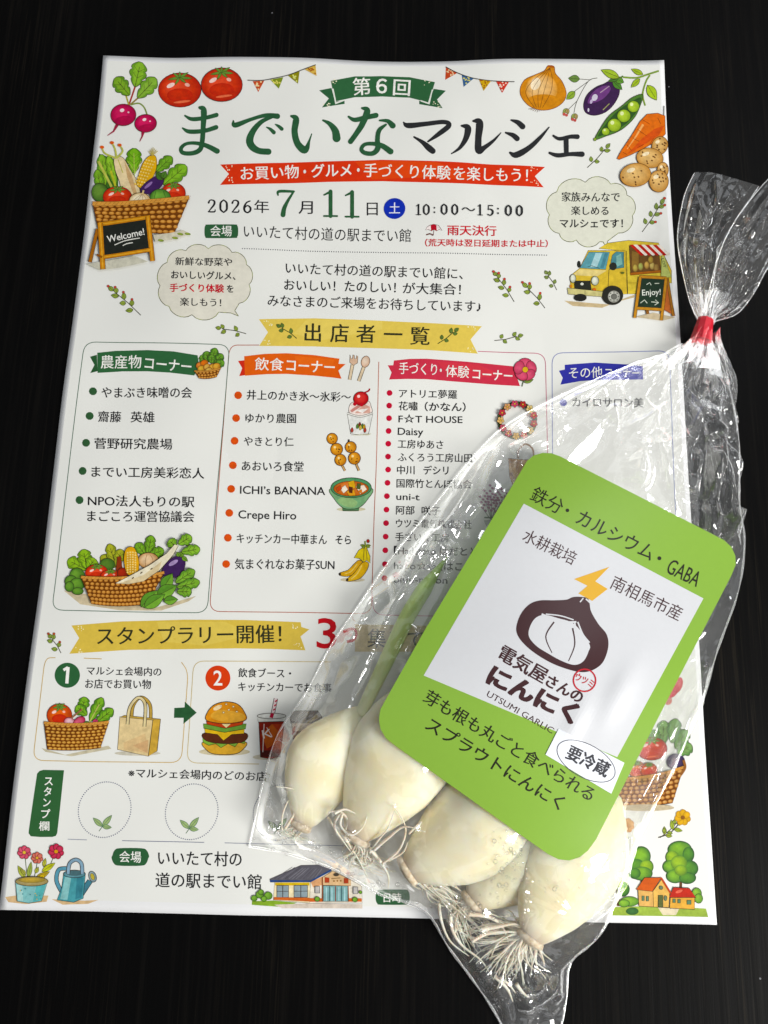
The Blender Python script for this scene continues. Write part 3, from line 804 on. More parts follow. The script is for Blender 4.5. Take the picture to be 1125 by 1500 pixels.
a.poly([(1047, 418), (1000, 400), (930, 405), (885, 450), (830, 540), (765, 635), (735, 690), (750, 697), (830, 665), (930, 615), (1020, 565), (1052, 535)], 'dd6f26', OL, 3, sm=False)
a.poly([(1045, 480), (1010, 540), (900, 610), (800, 665), (900, 560), (980, 500)], 'd4541c'); a.line([(905, 470), (860, 545), (800, 630)], 16, 'f0b070', 4); a.line([(1040, 355), (1040, 415)], 5, '3a3a30')
for p in (((865, 500), (930, 545)), ((840, 560), (880, 580)), ((900, 440), (950, 470)), ((950, 600), (975, 560)), ((800, 600), (830, 640)), ((775, 650), (800, 665)), ((1000, 430), (1020, 470)), ((870, 620), (910, 600))): a.line(p, 2.5, '7a3412')
a.finish()
a = art('potato_drawing', 740, 80, 4.5, base=a.z / MM)
for x, y, rx, ry, an in ((1015, 610, 52, 60, 20), (950, 690, 88, 66, 10), (1035, 770, 45, 50, 0), (1008, 845, 76, 72, 0), (855, 803, 102, 78, -8)):
    rx2 = min(rx, 1072 - x) if x > 1000 else rx
    a.ell(x, y, rx2, ry, an, 'e3bc7c', 'c08a46', '5a3a1c', 3)
    for i in range(10):
        t = random.uniform(0, 6.28); q = random.uniform(.2, .85)
        a.ell(x + rx2 * q * math.cos(t), y + ry * q * math.sin(t), 7, 5, random.uniform(0, 90), '6a4420', n=8)
    a.ell(x - rx2 * .3, y - ry * .4, rx2 * .28, ry * .18, -20, 'f4e2bc')
a.finish()

# vegetable basket with the welcome board
a = art('vegetable_basket_drawing', 110, 200, 4.5)
a.poly([(165, 125), (240, 150), (285, 230), (290, 360), (130, 420), (135, 330), (150, 300), (150, 190)], '3f6f26')
for k in ((200, 330, 180, 130, 48, '5f9030', '86b43c'), (270, 330, 225, 140, 40, '6c9a30', '8fbc40'), (180, 380, 150, 230, 40, '5a8a2c', '7cac38')): a.lobed(k[0], k[1], k[2], k[3], k[4], k[5], OL, 2.4, c2=k[6])
a.line([(160, 175), (250, 350)], 16, 'b8bc58'); a.line([(240, 235), (275, 350)], 14, 'b5b93e')
a.lobed(390, 250, 395, 88, 62, '5f9428', OL, 3, c2='7cb436'); a.line([(350, 170), (405, 250)], 5, 'a8bc58'); a.line([(440, 170), (395, 260)], 5, 'a8bc58'); a.line([(392, 120), (396, 300)], 6, 'a8bc58')
a.lobed(540, 240, 640, 140, 48, '5c8c2c', OL, 2.6, c2='76aa38'); a.lobed(590, 330, 735, 200, 64, '6a9c30', OL, 3, c2='86b83c')
a.poly([(265, 155), (320, 150), (370, 230), (415, 310), (430, 400), (330, 400), (295, 300), (270, 230)], 'e3cfa4', OL, 3, sm=True); a.poly([(330, 170), (380, 270), (415, 390), (390, 390), (350, 280)], 'cba878'); a.line([(290, 165), (320, 250)], 6, 'b9b35c')
for x, y, c in ((185, 85, 'd9a23c'), (250, 55, 'c9b43c'), (300, 70, 'b9a83c')): a.line([(280, 155), (x + 20, y + 40), (x, y)], 13, 'b9bb5c', 9, sm=True); a.ell(x, y, 14, 10, 0, 'd9663c')
a.poly([(490, 140), (535, 140), (540, 220), (505, 300), (450, 350), (412, 330), (425, 260), (450, 190)], 'dfae3c', OL, 3, sm=True)
for i in range(9):
    for j in range(4): a.ell(490 - i * 9 + j * 17 - 14, 165 + i * 20 + j * 4, 8.5, 8, 0, 'f4dc84', 'd6a030', n=8)
for i in range(7): a.line([(512, 140), (490 + i * 10, 82 + abs(i - 3) * 8)], 4, 'b8a85c')
a.poly([(570, 265), (590, 310), (560, 360), (500, 395), (440, 380), (450, 340), (510, 290)], '40245a', OL, 3, sm=True); a.ell(490, 335, 34, 10, -42, '9070a8'); a.leaf(585, 300, 540, 245, 24, '44702a', OL, 3); a.leaf(580, 290, 605, 240, 20, '4f7c2e', OL, 3)
a.ell(170, 380, 55, 60, 0, '6a8f3c', '3a5f24', OL, 3)
tomato(a, 285, 410, 96, 68, s=1.3); tomato(a, 655, 390, 80, 70, s=1.2)
a.ell(570, 425, 70, 62, 0, '74a844', '38682a', OL, 3); a.line([(540, 380), (530, 440), (545, 475)], 3, '2f5220', sm=True); a.line([(590, 378), (605, 430), (590, 478)], 3, '2f5220', sm=True)
a.ell(435, 440, 70, 52, 0, 'f4e8c8', 'c9a66c', OL, 3)
for b in (-40, -12, 18, 44): a.line([(455, 395), (435 + b, 440), (435 + b * .6, 485)], 2, '8a6434', sm=True)
a.line([(452, 400), (460, 372)], 12, 'd9c088')
a.basket((122, 455), (760, 420), (660, 665), (155, 610), 14, 7, 13, rw=26)
a.poly([(525, 670), (640, 655), (720, 635), (770, 660), (640, 700), (540, 715)], 'cfc9b4')
for x, y in ((575, 705), (668, 688), (702, 662), (750, 660)): a.ell(x, y, 20, 8, 8, '9cac4c', '6a7c30')
a.finish()
a = art('chalkboard_drawing', 110, 200, 4.5, base=a.z / MM + .01)
a.poly([(80, 850), (400, 800), (490, 840), (300, 875), (170, 890)], 'c9c6b4')
a.line([(155, 620), (105, 838)], 26, OL); a.line([(155, 620), (105, 838)], 20, 'a8671c')
a.poly([(185, 595), (500, 550), (505, 760), (205, 800)], '20241f', OL, 2)
for p, q, w in (((170, 590), (505, 553), 26), ((172, 580), (190, 885), 32), ((490, 548), (520, 838), 30), ((195, 806), (505, 765), 24)): a.line([p, q], w + 5, OL); a.line([p, q], w, 'c98324'); a.line([p, q], w * .3, 'e0a848')
a.line([(150, 790), (185, 806)], 14, '8a5218')
a.text('Welcome!', 218, 690, 466, 646, 62, 'eeeee6', .014)
a.line([(268, 728), (340, 702), (436, 688)], 6, 'e6e6dc', sm=True); a.line([(322, 734), (350, 722), (390, 716)], 6, 'e6e6dc', sm=True)
a.finish()

# speech bubbles
def bubble(ox, oy, s, cusps, tail, cc, oc, bulge=.3):
    a = art('speech_bubble', ox, oy, s, base=.035); a.mat = M_FLAT
    pts = []
    mx = sum(c[0] for c in cusps) / len(cusps); my = sum(c[1] for c in cusps) / len(cusps)
    for (x0, y0), (x1, y1) in zip(cusps, cusps[1:] + cusps[:1]):
        dx, dy = x1 - x0, y1 - y0
        nx, ny = dy, -dx
        if (x0 + dx / 2 - mx) * nx + (y0 + dy / 2 - my) * ny < 0: nx, ny = -nx, -ny
        bl = 0.0 if (x0, y0) in tail or (x1, y1) in tail else bulge
        for i in range(8):
            t = i / 8
            b = bl * (4 * t * (1 - t)) ** .75
            pts.append((x0 + dx * t + nx * b, y0 + dy * t + ny * b))
    a.poly(pts, cc); pts.append(pts[0]); a.line(pts, .95 * s, oc)
    for i in range(0, len(pts) - 3, 5): a.line(pts[i:i + 3], .5 * s, 'a9b45c')
    a.finish()
bubble(780, 240, 5.114, [(180, 215), (395, 140), (585, 155), (705, 240), (745, 395), (640, 525), (560, 585), (552, 632), (525, 590), (500, 590), (325, 578), (197, 530), (125, 390)], [(552, 632), (560, 585), (525, 590)], 'dcdccb', '54562c', .26)
bubble(140, 350, 4.5, [(477, 165), (600, 88), (747, 75), (903, 100), (998, 180), (1015, 310), (950, 432), (920, 480), (945, 515), (895, 495), (815, 490), (640, 510), (490, 455), (430, 318)], [(945, 515), (920, 480), (895, 495)], 'dedacb', '54562c', .24)

# food truck and its board
a = art('food_truck_drawing', 780, 240, 5.114)
a.poly([(235, 1030), (560, 1060), (760, 1010), (760, 990), (520, 1085), (300, 1070)], 'c9b48c')
a.poly([(495, 640), (560, 600), (715, 580), (940, 600), (955, 640), (1035, 810), (1035, 905), (960, 900), (780, 985), (700, 985), (690, 660)], 'd8bf4e', OL, 3)
a.poly([(415, 655), (690, 655), (705, 985), (560, 990), (285, 950), (275, 850), (350, 790)], 'd6b84a', OL, 3)
a.poly([(300, 840), (350, 795), (555, 805), (480, 850)], 'decb86')
a.poly([(420, 668), (575, 668), (545, 798), (352, 788)], '5f9aa4', OL, 3); a.poly([(470, 675), (520, 675), (480, 780), (430, 780)], 'a8ccd0'); a.poly([(540, 675), (565, 675), (530, 785), (505, 785)], '4a7f8c')
a.poly([(595, 690), (625, 665), (680, 668), (682, 785), (572, 800)], '4f858c', OL, 3); a.poly([(625, 700), (660, 680), (670, 760), (625, 780)], '7fb0a8')
a.ell(600, 775, 28, 30, 0, '22261f'); a.ell(345, 760, 14, 26, 0, '22261f')
a.line([(570, 800), (560, 985)], 3, OL); a.line([(700, 660), (708, 985)], 3, OL); a.line([(410, 780), (440, 770), (500, 790)], 3.5, OL)
a.poly([(720, 620), (945, 690), (955, 815), (730, 830)], '6a4a24', OL, 3); a.poly([(740, 660), (790, 680), (790, 800), (740, 800)], '8a6a34')
for x, y, c in ((765, 790, 'c8b45c'), (805, 780, 'b7c46a'), (850, 770, 'd8b060'), (890, 775, 'e0c878'), (880, 730, 'c8a850'), (920, 790, 'a8884c')): a.ell(x, y, 20, 30, 0, c, '7a5a2c')
a.poly([(725, 825), (955, 808), (960, 826), (730, 845)], 'a8642c', OL, 2)
for i in range(8):
    x0 = 722 + i * 29; x1 = 800 + i * 28
    a.poly([(x0, 614 + i * .5), (x0 + 29, 614 + i * .5), (x1 + 28, 690), (x1, 690)], ('c23a32', 'ece4d8')[i % 2])
    a.ell(x1 + 14, 686, 14, 12, 0, ('b02c28', 'e6ddd0')[i % 2])
a.poly([(960, 700), (985, 705), (1010, 800), (1035, 860), (955, 870)], 'b4bc6c', OL, 2)
a.text('LOT', 968, 720, 985, 790, 26, '3a3a22', .02)
a.poly([(310, 885), (430, 885), (440, 965), (315, 955)], '24261f', OL, 2); a.ell(368, 908, 12, 10, 0, 'dcdcd0')
a.ell(300, 868, 22, 32, 0, 'e8ead8', '9aa088', OL, 3); a.ell(465, 885, 28, 34, 0, 'e8ead8', '9aa088', OL, 3); a.ell(460, 950, 14, 12, 0, 'd07030'); a.ell(285, 925, 10, 12, 0, 'd08a30')
a.poly([(258, 938), (525, 965), (525, 1005), (265, 985)], 'c9c184', OL, 3); a.line([(390, 955), (390, 998)], 2.5, OL)
a.ell(355, 1010, 48, 28, 0, '1f1f1c'); a.ell(595, 995, 78, 72, 0, '26261f', OL, 2); a.ell(605, 1005, 46, 46, 0, 'd8d8cc', '8a8a80', OL, 2); a.ell(605, 1005, 24, 24, 0, '6a6a62')
for i in range(8): a.ell(605 + 33 * math.cos(i * .785), 1005 + 33 * math.sin(i * .785), 5, n=7, c1='55554e')
a.ell(670, 828, 13, 8, 0, '5f6a2c'); a.line([(715, 905), (790, 905)], 3, 'a08a34')
a.finish()
a = art('chalkboard_drawing', 780, 240, 5.114, base=a.z / MM + .01)
a.poly([(760, 1160), (960, 1190), (1060, 1165), (900, 1130)], 'c9b898')
a.poly([(1000, 880), (1060, 1155), (960, 1100)], 'b8683c', OL, 2)
a.line([(1000, 870), (1045, 1155)], 22, OL); a.line([(1000, 870), (1045, 1155)], 16, 'a8712f'); a.line([(852, 1110), (855, 1140)], 22, '8a5a28')
a.poly([(805, 868), (985, 875), (955, 1105), (775, 1095)], '1f3324', OL, 2)
for p, q in (((800, 860), (995, 872)), ((800, 860), (758, 1168)), ((992, 872), (955, 1188)), ((772, 1096), (960, 1108))): a.line([p, q], 26, OL); a.line([p, q], 20, 'c08838')
a.text('Enjoy!', 812, 980, 950, 975, 62, 'e8ece0', .016)
for p in ([(845, 920), (870, 905), (880, 925)], [(905, 912), (940, 912)], [(800, 1058), (830, 1035), (850, 1060)], [(880, 1050), (935, 1055), (910, 1035)], [(935, 1055), (905, 1075)]): a.line(p, 6, 'cfd6c4')
a.finish()

# umbrella mark
a = art('umbrella_drawing', 580, 280, 4.5)
a.poly([(195, 265), (205, 245), (225, 233), (250, 228), (280, 236), (303, 270), (285, 262), (268, 272), (250, 262), (232, 272), (215, 262)], 'f0e4e0', '5a2a30', 3)
a.poly([(228, 235), (250, 228), (266, 236), (268, 272), (250, 262), (232, 272)], 'b8303a'); a.line([(250, 262), (246, 300), (235, 303)], 4, '6a2a30'); a.line([(198, 296), (222, 290), (245, 298)], 9, '6f4a44'); a.finish()

# heading basket, cutlery, shaved ice, skewers, soup, bananas
def greens(a, pts, w, c=('4f8a2e', '6faa3a'), ol=OL, lw=2.4):
    for x0, y0, x1, y1 in pts: a.lobed(x0, y0, x1, y1, w, c[0], ol, lw, c2=c[1])
a = art('small_basket_drawing', 140, 350, 4.5)
greens(a, ((730, 830, 700, 770), (740, 820, 735, 745), (760, 820, 795, 725), (780, 830, 840, 765), (780, 840, 850, 815), (765, 825, 770, 770)), 36, ('45742a', '6a9a38'))
for x, y, c in ((690, 840, 'e08a4c'), (720, 825, 'd9763c'), (700, 862, 'd8b04c'), (740, 850, 'e6b860'), (775, 850, 'd8a84c'), (800, 845, 'e0b050'), (750, 875, 'e8c46a')): a.ell(x, y, 26, 22, -20, c, 'a8662c', OL, 2)
a.basket((655, 878), (828, 858), (800, 915), (685, 925), 10, 3, 7, rw=9); a.finish()
a = art('cutlery_drawing', 320, 460, 4.5)
a.line([(885, 340), (865, 440)], 24, OL); a.line([(885, 340), (865, 440)], 17, 'dcc7a8')
a.poly([(868, 275), (874, 300), (884, 300), (888, 275), (896, 278), (898, 302), (908, 302), (912, 280), (920, 285), (918, 330), (890, 345), (866, 325)], 'd9b79c', OL, 3)
a.line([(960, 355), (925, 450)], 24, OL); a.line([(960, 355), (925, 450)], 17, 'dcc7a8'); a.ell(970, 322, 28, 38, 15, 'e8d5c0', 'cfa588', OL, 3); a.finish()
a = art('shaved_ice_drawing', 320, 460, 4.5)
a.poly([(850, 665), (1018, 665), (990, 795), (935, 802), (872, 795)], 'e2e2dc', OL, 3.5)
a.poly([(865, 660), (865, 610), (895, 585), (985, 580), (1008, 620), (1010, 660), (935, 680)], 'efdfd6', OL, 3, sm=True)
a.poly([(900, 660), (960, 600), (1000, 620), (1000, 660)], 'd9a898'); a.poly([(870, 640), (930, 600), (950, 612), (880, 655)], 'c98a80'); a.poly([(900, 640), (990, 630), (950, 660)], 'f6efe8')
a.line([(850, 660), (935, 682), (1018, 660)], 13, OL, sm=True); a.line([(850, 660), (935, 682), (1018, 660)], 8, 'eae8e0', sm=True)
a.ell(940, 565, 50, 46, 0, 'e0504c', 'a01822', OL, 3); a.ell(925, 550, 10, c1='f4d0cc'); a.line([(955, 530), (990, 515), (998, 500)], 10, 'a82430', sm=True); a.ell(900, 600, 12, c1='c03038'); a.ell(945, 605, 12, c1='b82830')
for x, y, c in ((915, 745, '5f8a3c'), (930, 735, '8a3a2c'), (948, 745, '5a7f38'), (960, 750, 'c9a03c'), (880, 770, 'b84a40'), (965, 772, 'b84a40'), (935, 755, 'd8c05c')): a.leaf(x, y + 18, x + 4, y - 18, 9, c, OL, 1.5)
a.poly([(870, 805), (990, 805), (1010, 795)], 'c8c4a8'); a.finish()
a = art('skewer_drawing', 330, 640, 4.5)
for b, st in ((((705, 15, 36), (735, 85, 40), (760, 155, 38)), ((770, 190), (790, 226))), (((828, 72, 37), (852, 145, 40)), ((862, 180), (882, 226)))):
    a.line(st, 17, OL); a.line(st, 11, 'c8a06c')
    for x, y, r in b:
        a.ell(x, y, r, r, 0, 'e8a848', 'b8702a', OL, 4)
        a.ell(x - r * .3, y - r * .35, r * .2, c1='f6dca0')
        for i in range(4): a.ell(x + random.uniform(-.5, .5) * r, y + random.uniform(-.2, .6) * r, 4, 5, 0, '6a3a14', n=7)
a.line([(812, 38), (818, 22)], 10, OL); a.finish()
a = art('soup_bowl_drawing', 330, 640, 4.5)
a.ell(830, 480, 95, 14, 0, 'cfc8a8'); a.poly([(770, 465), (885, 465), (880, 490), (775, 490)], '4f7f55', OL, 4)
a.poly([(700, 340), (962, 340), (935, 420), (885, 468), (830, 478), (775, 470), (722, 415)], '78a878', OL, 4, sm=True); a.poly([(740, 420), (800, 400), (870, 430), (850, 465), (790, 460)], '94b87c', sm=True)
a.ell(830, 338, 134, 66, 0, '5f9a6c', '4a8a5c', OL, 4); a.ell(830, 344, 116, 50, 0, 'd8824a', 'b8602c', OL, 3)
for p, c in ((((760, 345), (790, 320), (810, 350), (780, 375)), 'f0e4d0'), (((810, 300), (850, 290), (860, 340), (820, 345)), 'd9a83c'), (((860, 330), (915, 320), (935, 350), (890, 380)), 'f2e2cc'), (((870, 310), (895, 310), (890, 350), (865, 345)), '4f5f2c'), (((730, 340), (760, 320), (770, 345), (740, 365)), 'c2502c'), (((800, 360), (850, 350), (860, 390), (815, 392)), 'e0a040'), (((815, 330), (840, 335), (838, 375), (818, 370)), '5a2a18'), (((870, 360), (900, 350), (905, 380)), 'd8781e')): a.poly(p, c, OL, 2)
a.finish()
a = art('banana_drawing', 330, 640, 4.5)
a.ell(840, 945, 80, 14, 0, 'cfc4a8')
a.poly([(880, 815), (905, 830), (880, 880), (820, 920), (760, 918), (755, 900), (810, 880), (850, 840)], 'd9a52c', OL, 3.5, sm=True); a.poly([(905, 830), (945, 835), (935, 880), (890, 935), (820, 955), (798, 945), (850, 900)], 'e0b23a', OL, 3.5, sm=True)
a.line([(900, 850), (870, 905), (830, 940)], 8, 'f0d070', sm=True); a.line([(870, 840), (830, 890), (790, 905)], 7, 'efcf6a', sm=True)
a.poly([(912, 730), (930, 725), (955, 790), (955, 835), (930, 815), (915, 830), (885, 805), (850, 800), (880, 750)], 'd8c23c', OL, 3.5); a.line([(915, 740), (912, 815)], 3, OL); a.line([(928, 735), (935, 810)], 3, OL)
for q in ((922, 722, 890, 715), (925, 720, 960, 718), (922, 735, 900, 725), (928, 725, 955, 730)): a.leaf(*q, 8, '8aa03c', OL, 2.4)
a.line([(925, 725), (922, 690)], 10, '7f8f3c'); a.ell(942, 690, 11, 13, 0, 'c03a34', OL); a.ell(757, 908, 8, c1=OL); a.ell(806, 945, 8, c1=OL); a.finish()

# flower, wreath, tote with flowers, lavender jar
def daisy(a, cx, cy, R, col, c2, core, n=6, ol=OL, lw=2.5, wr=.42, rot=0.3):
    for i in range(n):
        t = rot + i * 2 * math.pi / n
        a.ell(cx + R * .58 * math.cos(t), cy + R * .58 * math.sin(t), R * .46, R * wr, math.degrees(t), col, c2, ol, lw, n=14, hx=0, hy=0)
    a.ell(cx, cy, R * .26, c1=core, ol=ol, w=lw * .7)
a = art('flower_drawing', 540, 460, 4.167, base=.2)
a.line([(955, 370), (935, 445)], 6, '4a5a34'); a.leaf(945, 410, 905, 385, 10, '7f9a48', OL, 2.4); a.leaf(948, 420, 1005, 402, 13, '7f9a48', OL, 2.4)
daisy(a, 955, 342, 68, 'd8607a', 'b8405c', 'd8b040', 5, rot=-1.57, wr=.62); a.finish()
a = art('wreath_drawing', 540, 460, 4.167)
for i in range(26):
    t = i * 2 * math.pi / 26
    x, y = 905 + 103 * math.cos(t), 655 + 98 * math.sin(t)
    for k in (-1, 1): a.leaf(x, y, x + 34 * math.cos(t + k * 1.2), y + 30 * math.sin(t + k * 1.2), 11, ('5f7f3a', '3c5a2c', '7a8f4c')[i % 3], OL, 2)
for i, c in enumerate(('b83a34', 'e0c890', 'c25a4c', 'd9b060', 'a82c34', 'c85a6c', 'e0b878', 'b8404c', 'd09a6c', 'c8506a', 'b03a3c', 'e0c888', 'c0484a')):
    t = i * 2 * math.pi / 13 + .2
    daisy(a, 905 + 103 * math.cos(t), 655 + 98 * math.sin(t), 22, c, c, 'dcb048', 5, OL, 1.8)
a.finish()
a = art('flower_bag_drawing', 470, 640, 3.409)
a.line([(985, 110), (985, 70), (1020, 38), (1055, 60), (1062, 100)], 9, '8a6a4c', sm=True)
a.poly([(935, 110), (1075, 120), (1060, 230), (960, 250), (940, 200)], 'c89a60', OL, 3)
for i in range(12): a.ell(945 + random.random() * 90, 120 + random.random() * 100, 14, 9, random.uniform(0, 90), random.choice(('a8763c', 'd8b078', '8a5a2c')), n=9)
a.finish()
a = art('lavender_jar_drawing', 470, 640, 3.409)
a.poly([(815, 420), (870, 420), (880, 460), (900, 520), (820, 520), (835, 460)], 'c0c4c0', OL, 2.5)
for x, y in ((800, 300), (820, 270), (850, 245), (880, 265), (905, 262), (935, 285), (925, 300), (840, 300), (870, 305)):
    a.line([(852, 420), (x, y + 50)], 3, '5f6f58')
    for i in range(6): a.ell(x + (852 - x) * i * .06 + (6 if i % 2 else -6), y + i * 14, 8, 6, 30, 'a8708c', '8a5478', n=8)
a.line([(815, 405), (890, 405)], 6, '4a5a4c'); a.finish()

# harvest basket in the first list
a = art('harvest_basket_drawing', 70, 770, 4.5)
a.poly([(110, 430), (300, 460), (700, 545), (980, 465), (930, 500), (750, 560), (480, 560), (220, 520)], 'cfc0a0')
greens(a, ((260, 290, 135, 230), (262, 285, 240, 160), (268, 285, 318, 222)), 58, ('6f962c', '8fb838'), lw=3)
greens(a, ((455, 275, 355, 205), (455, 270, 410, 125), (460, 270, 490, 160)), 46, ('87922c', 'a8ac38'), lw=3)
greens(a, ((650, 200, 590, 120), (665, 195, 690, 70), (670, 200, 770, 165)), 44, ('5f8a2c', '7aac38'), lw=3)
for x, y, rx, ry in ((200, 330, 50, 48), (160, 370, 42, 40), (200, 390, 50, 42), (205, 435, 38, 24), (150, 405, 30, 34)): a.ell(x, y, rx, ry, 0, '6f9c3c', '3a6a26', OL, 3)
a.poly([(465, 210), (490, 205), (500, 310), (455, 310)], '8a3c24', OL, 2)
a.ell(400, 260, 50, 40, 0, '5a8030', '3a5f24', OL, 2.5); tomato(a, 330, 315, 76, 56, s=1.2); tomato(a, 420, 340, 66, 46, s=1.1); a.ell(500, 320, 35, 38, 0, 'a83a2c', '7a2a1c', OL, 2)
a.ell(670, 235, 68, 52, 0, 'e6c8a0', 'b8844c', OL, 3); a.line([(660, 195), (650, 240), (655, 280)], 2.5, '8a5a2c', sm=True); a.line([(680, 195), (700, 230), (690, 280)], 2.5, '8a5a2c', sm=True)
a.poly([(545, 145), (580, 155), (605, 220), (605, 300), (570, 330), (530, 320), (510, 240), (518, 170)], 'dfa83a', OL, 3, sm=True)
for i in range(9):
    for j in range(4): a.ell(535 + j * 17, 180 + i * 16 + abs(j - 1.5) * 3, 8, 7.5, 0, 'f6e090', 'd8a038', n=8)
a.poly([(800, 240), (860, 205), (910, 230), (905, 290), (860, 340), (790, 345), (760, 300)], '3e2456', OL, 3, sm=True); a.ell(835, 250, 34, 13, -30, 'a890bc')
for q in ((880, 215, 910, 160), (890, 210, 930, 240), (875, 210, 860, 180)): a.leaf(*q, 15, '6f9a34', OL, 2.6)
greens(a, ((850, 150, 810, 100), (870, 130, 955, 78), (890, 180, 1010, 160)), 44, ('6a9a34', '86b440'), lw=3)
a.basket((230, 345), (775, 315), (660, 520), (300, 520), 20, 7, 15, rw=17)
a.poly([(455, 385), (560, 330), (680, 265), (790, 190), (845, 130), (870, 140), (835, 200), (745, 300), (640, 370), (540, 390)], 'e8dfc4', OL, 3); a.poly([(480, 385), (640, 330), (760, 240), (740, 300), (640, 370), (540, 390)], 'd6c49c')
for x, y in ((570, 350), (625, 316), (692, 290)): a.ell(x, y, 10, 4, -35, '5a4a34', n=8)
for q in ((760, 430, 830, 320, 40), (720, 470, 860, 400, 44), (620, 540, 735, 430, 42), (640, 545, 780, 455, 40), (770, 500, 865, 490, 30)): a.leaf(*q, '5c8f34', OL, 3, '76a840')
greens(a, ((850, 380, 975, 300), (860, 410, 1008, 375), (860, 440, 955, 440)), 44, ('5f9034', '7cac3e'), lw=3)
a.finish()

# shopping basket and tote, burger, drinks
a = art('shopping_basket_drawing', 40, 950, 4.5)
a.poly([(105, 655), (260, 700), (540, 640), (560, 660), (300, 710), (130, 680)], 'c8bfa4')
greens(a, ((370, 420, 385, 320), (420, 480, 500, 325), (460, 490, 570, 400), (400, 440, 330, 380)), 46, ('55882c', '7cae38'), lw=3)
a.line([(410, 500), (480, 370)], 8, 'b4bc64'); tomato(a, 222, 440, 82, 76, 'e8703a', 'b83a1c', s=1.3)
a.ell(290, 490, 40, 34, 30, 'eec4cc', 'b8405c', OL, 2.5); a.ell(350, 485, 46, 30, -40, 'd86a80', 'a82c4c', OL, 2.5); a.ell(395, 500, 26, 18, -30, '7aa04c', '4f7a30', OL, 2)
a.leaf(440, 490, 475, 470, 16, 'c04a6c', OL, 2); a.line([(300, 460), (370, 400)], 10, '9a6a4c')
a.basket((122, 490), (545, 485), (490, 655), (145, 665), 14, 8, 12, hi='e0b060', rw=17); a.finish()
a = art('tote_bag_drawing', 40, 950, 4.5)
a.ell(730, 690, 150, 16, 0, 'c8c2b0')
for p in ([(690, 490), (700, 380), (750, 322), (810, 370), (815, 490)],): a.line(p, 24, OL, sm=True); a.line(p, 17, 'b8984c', sm=True)
a.poly([(615, 450), (830, 470), (800, 710), (600, 665)], 'dcc594', OL, 4); a.poly([(830, 470), (880, 465), (858, 675), (800, 710)], 'c8a24c', OL, 4)
a.poly([(640, 620), (780, 560), (800, 690), (640, 665)], 'd6b888'); a.poly([(700, 640), (800, 600), (795, 690)], 'cfa97c'); a.poly([(645, 440), (880, 465), (830, 472), (620, 452)], 'b8984c', OL, 2.5)
for p in ([(665, 500), (680, 390), (735, 325), (780, 370), (775, 515)],): a.line(p, 24, OL, sm=True); a.line(p, 16, 'd8c898', sm=True)
a.finish()
a = art('burger_drawing', 270, 880, 3.879)
a.ell(230, 858, 145, 22, 0, 'cfc4a4')
a.poly([(115, 800), (345, 800), (330, 850), (280, 872), (180, 872), (130, 850)], 'd8a848', OL, 4, sm=True)
a.poly([(105, 780), (350, 780), (345, 812), (310, 805), (290, 830), (250, 812), (210, 835), (180, 812), (140, 822), (108, 805)], '7faa44', OL, 3)
a.poly([(120, 750), (345, 750), (340, 800), (230, 812), (125, 795)], '5a2c1a', OL, 3, sm=True)
a.poly([(115, 725), (345, 725), (340, 755), (270, 760), (225, 795), (190, 760), (120, 750)], 'e0b840', OL, 3)
a.poly([(108, 700), (355, 700), (350, 728), (230, 748), (112, 725)], '6c9a40', OL, 3); a.poly([(125, 685), (340, 685), (330, 705), (235, 725), (130, 702)], 'c04a2c', OL, 3); a.poly([(215, 700), (265, 700), (240, 722)], 'e8d8a0')
a.poly([(128, 680), (135, 630), (175, 590), (240, 574), (305, 588), (342, 630), (350, 678), (240, 698)], 'd8903c', OL, 4, sm=True); a.poly([(150, 660), (200, 620), (330, 640), (335, 678), (240, 690)], 'e0a84c', sm=True); a.ell(190, 608, 26, 12, -25, 'f4dcac')
for x, y in ((210, 598), (240, 588), (280, 602), (255, 620), (225, 635), (300, 630)): a.ell(x, y, 6, 5, 0, 'f4e4bc', ol=OL, w=1.5, n=8)
a.finish()
a = art('cola_drawing', 270, 880, 3.879)
a.ell(470, 888, 80, 16, 0, 'cfc8b4'); a.line([(495, 690), (522, 555)], 24, OL); a.line([(495, 690), (522, 555)], 17, 'ecd8d8')
for i in range(5): a.line([(497 + i * 5, 670 - i * 24), (509 + i * 5, 662 - i * 24)], 8, 'b82c44')
a.poly([(425, 680), (572, 680), (545, 885), (490, 898), (435, 888)], '8a2418', OL, 4); a.poly([(440, 760), (500, 700), (560, 740), (540, 800), (470, 840)], 'b85a24'); a.poly([(500, 700), (560, 700), (550, 760)], 'a83a20'); a.poly([(435, 850), (545, 850), (543, 885), (437, 888)], '4a1a14')
a.text('K', 446, 760, 500, 750, 70, 'e6dcd4', .0); a.line([(455, 700), (448, 860)], 5, 'e0d0c8'); a.line([(470, 720), (500, 770)], 4, 'e0d0c8')
a.poly([(415, 655), (580, 655), (575, 685), (422, 690)], 'dcdcd4', OL, 3.5); a.ell(498, 655, 82, 16, 0, 'ecece6', 'd0d0c8', OL, 3); a.line([(495, 665), (503, 640)], 20, 'b82c44')
a.finish()
a = art('coffee_cup_drawing', 270, 880, 3.879)
a.poly([(610, 690), (780, 690), (760, 880), (630, 880)], 'c0a890', OL, 4); a.poly([(615, 740), (770, 740), (765, 800), (620, 800)], '7a4a34'); a.poly([(602, 660), (612, 635), (640, 625), (760, 625), (785, 660), (785, 695), (605, 695)], '4a3a28', OL, 3); a.finish()
a = art('yellow_panel', base=.03); a.poly([(520, 915), (640, 917), (640, 955), (520, 955)], 'dbc79a'); a.finish()

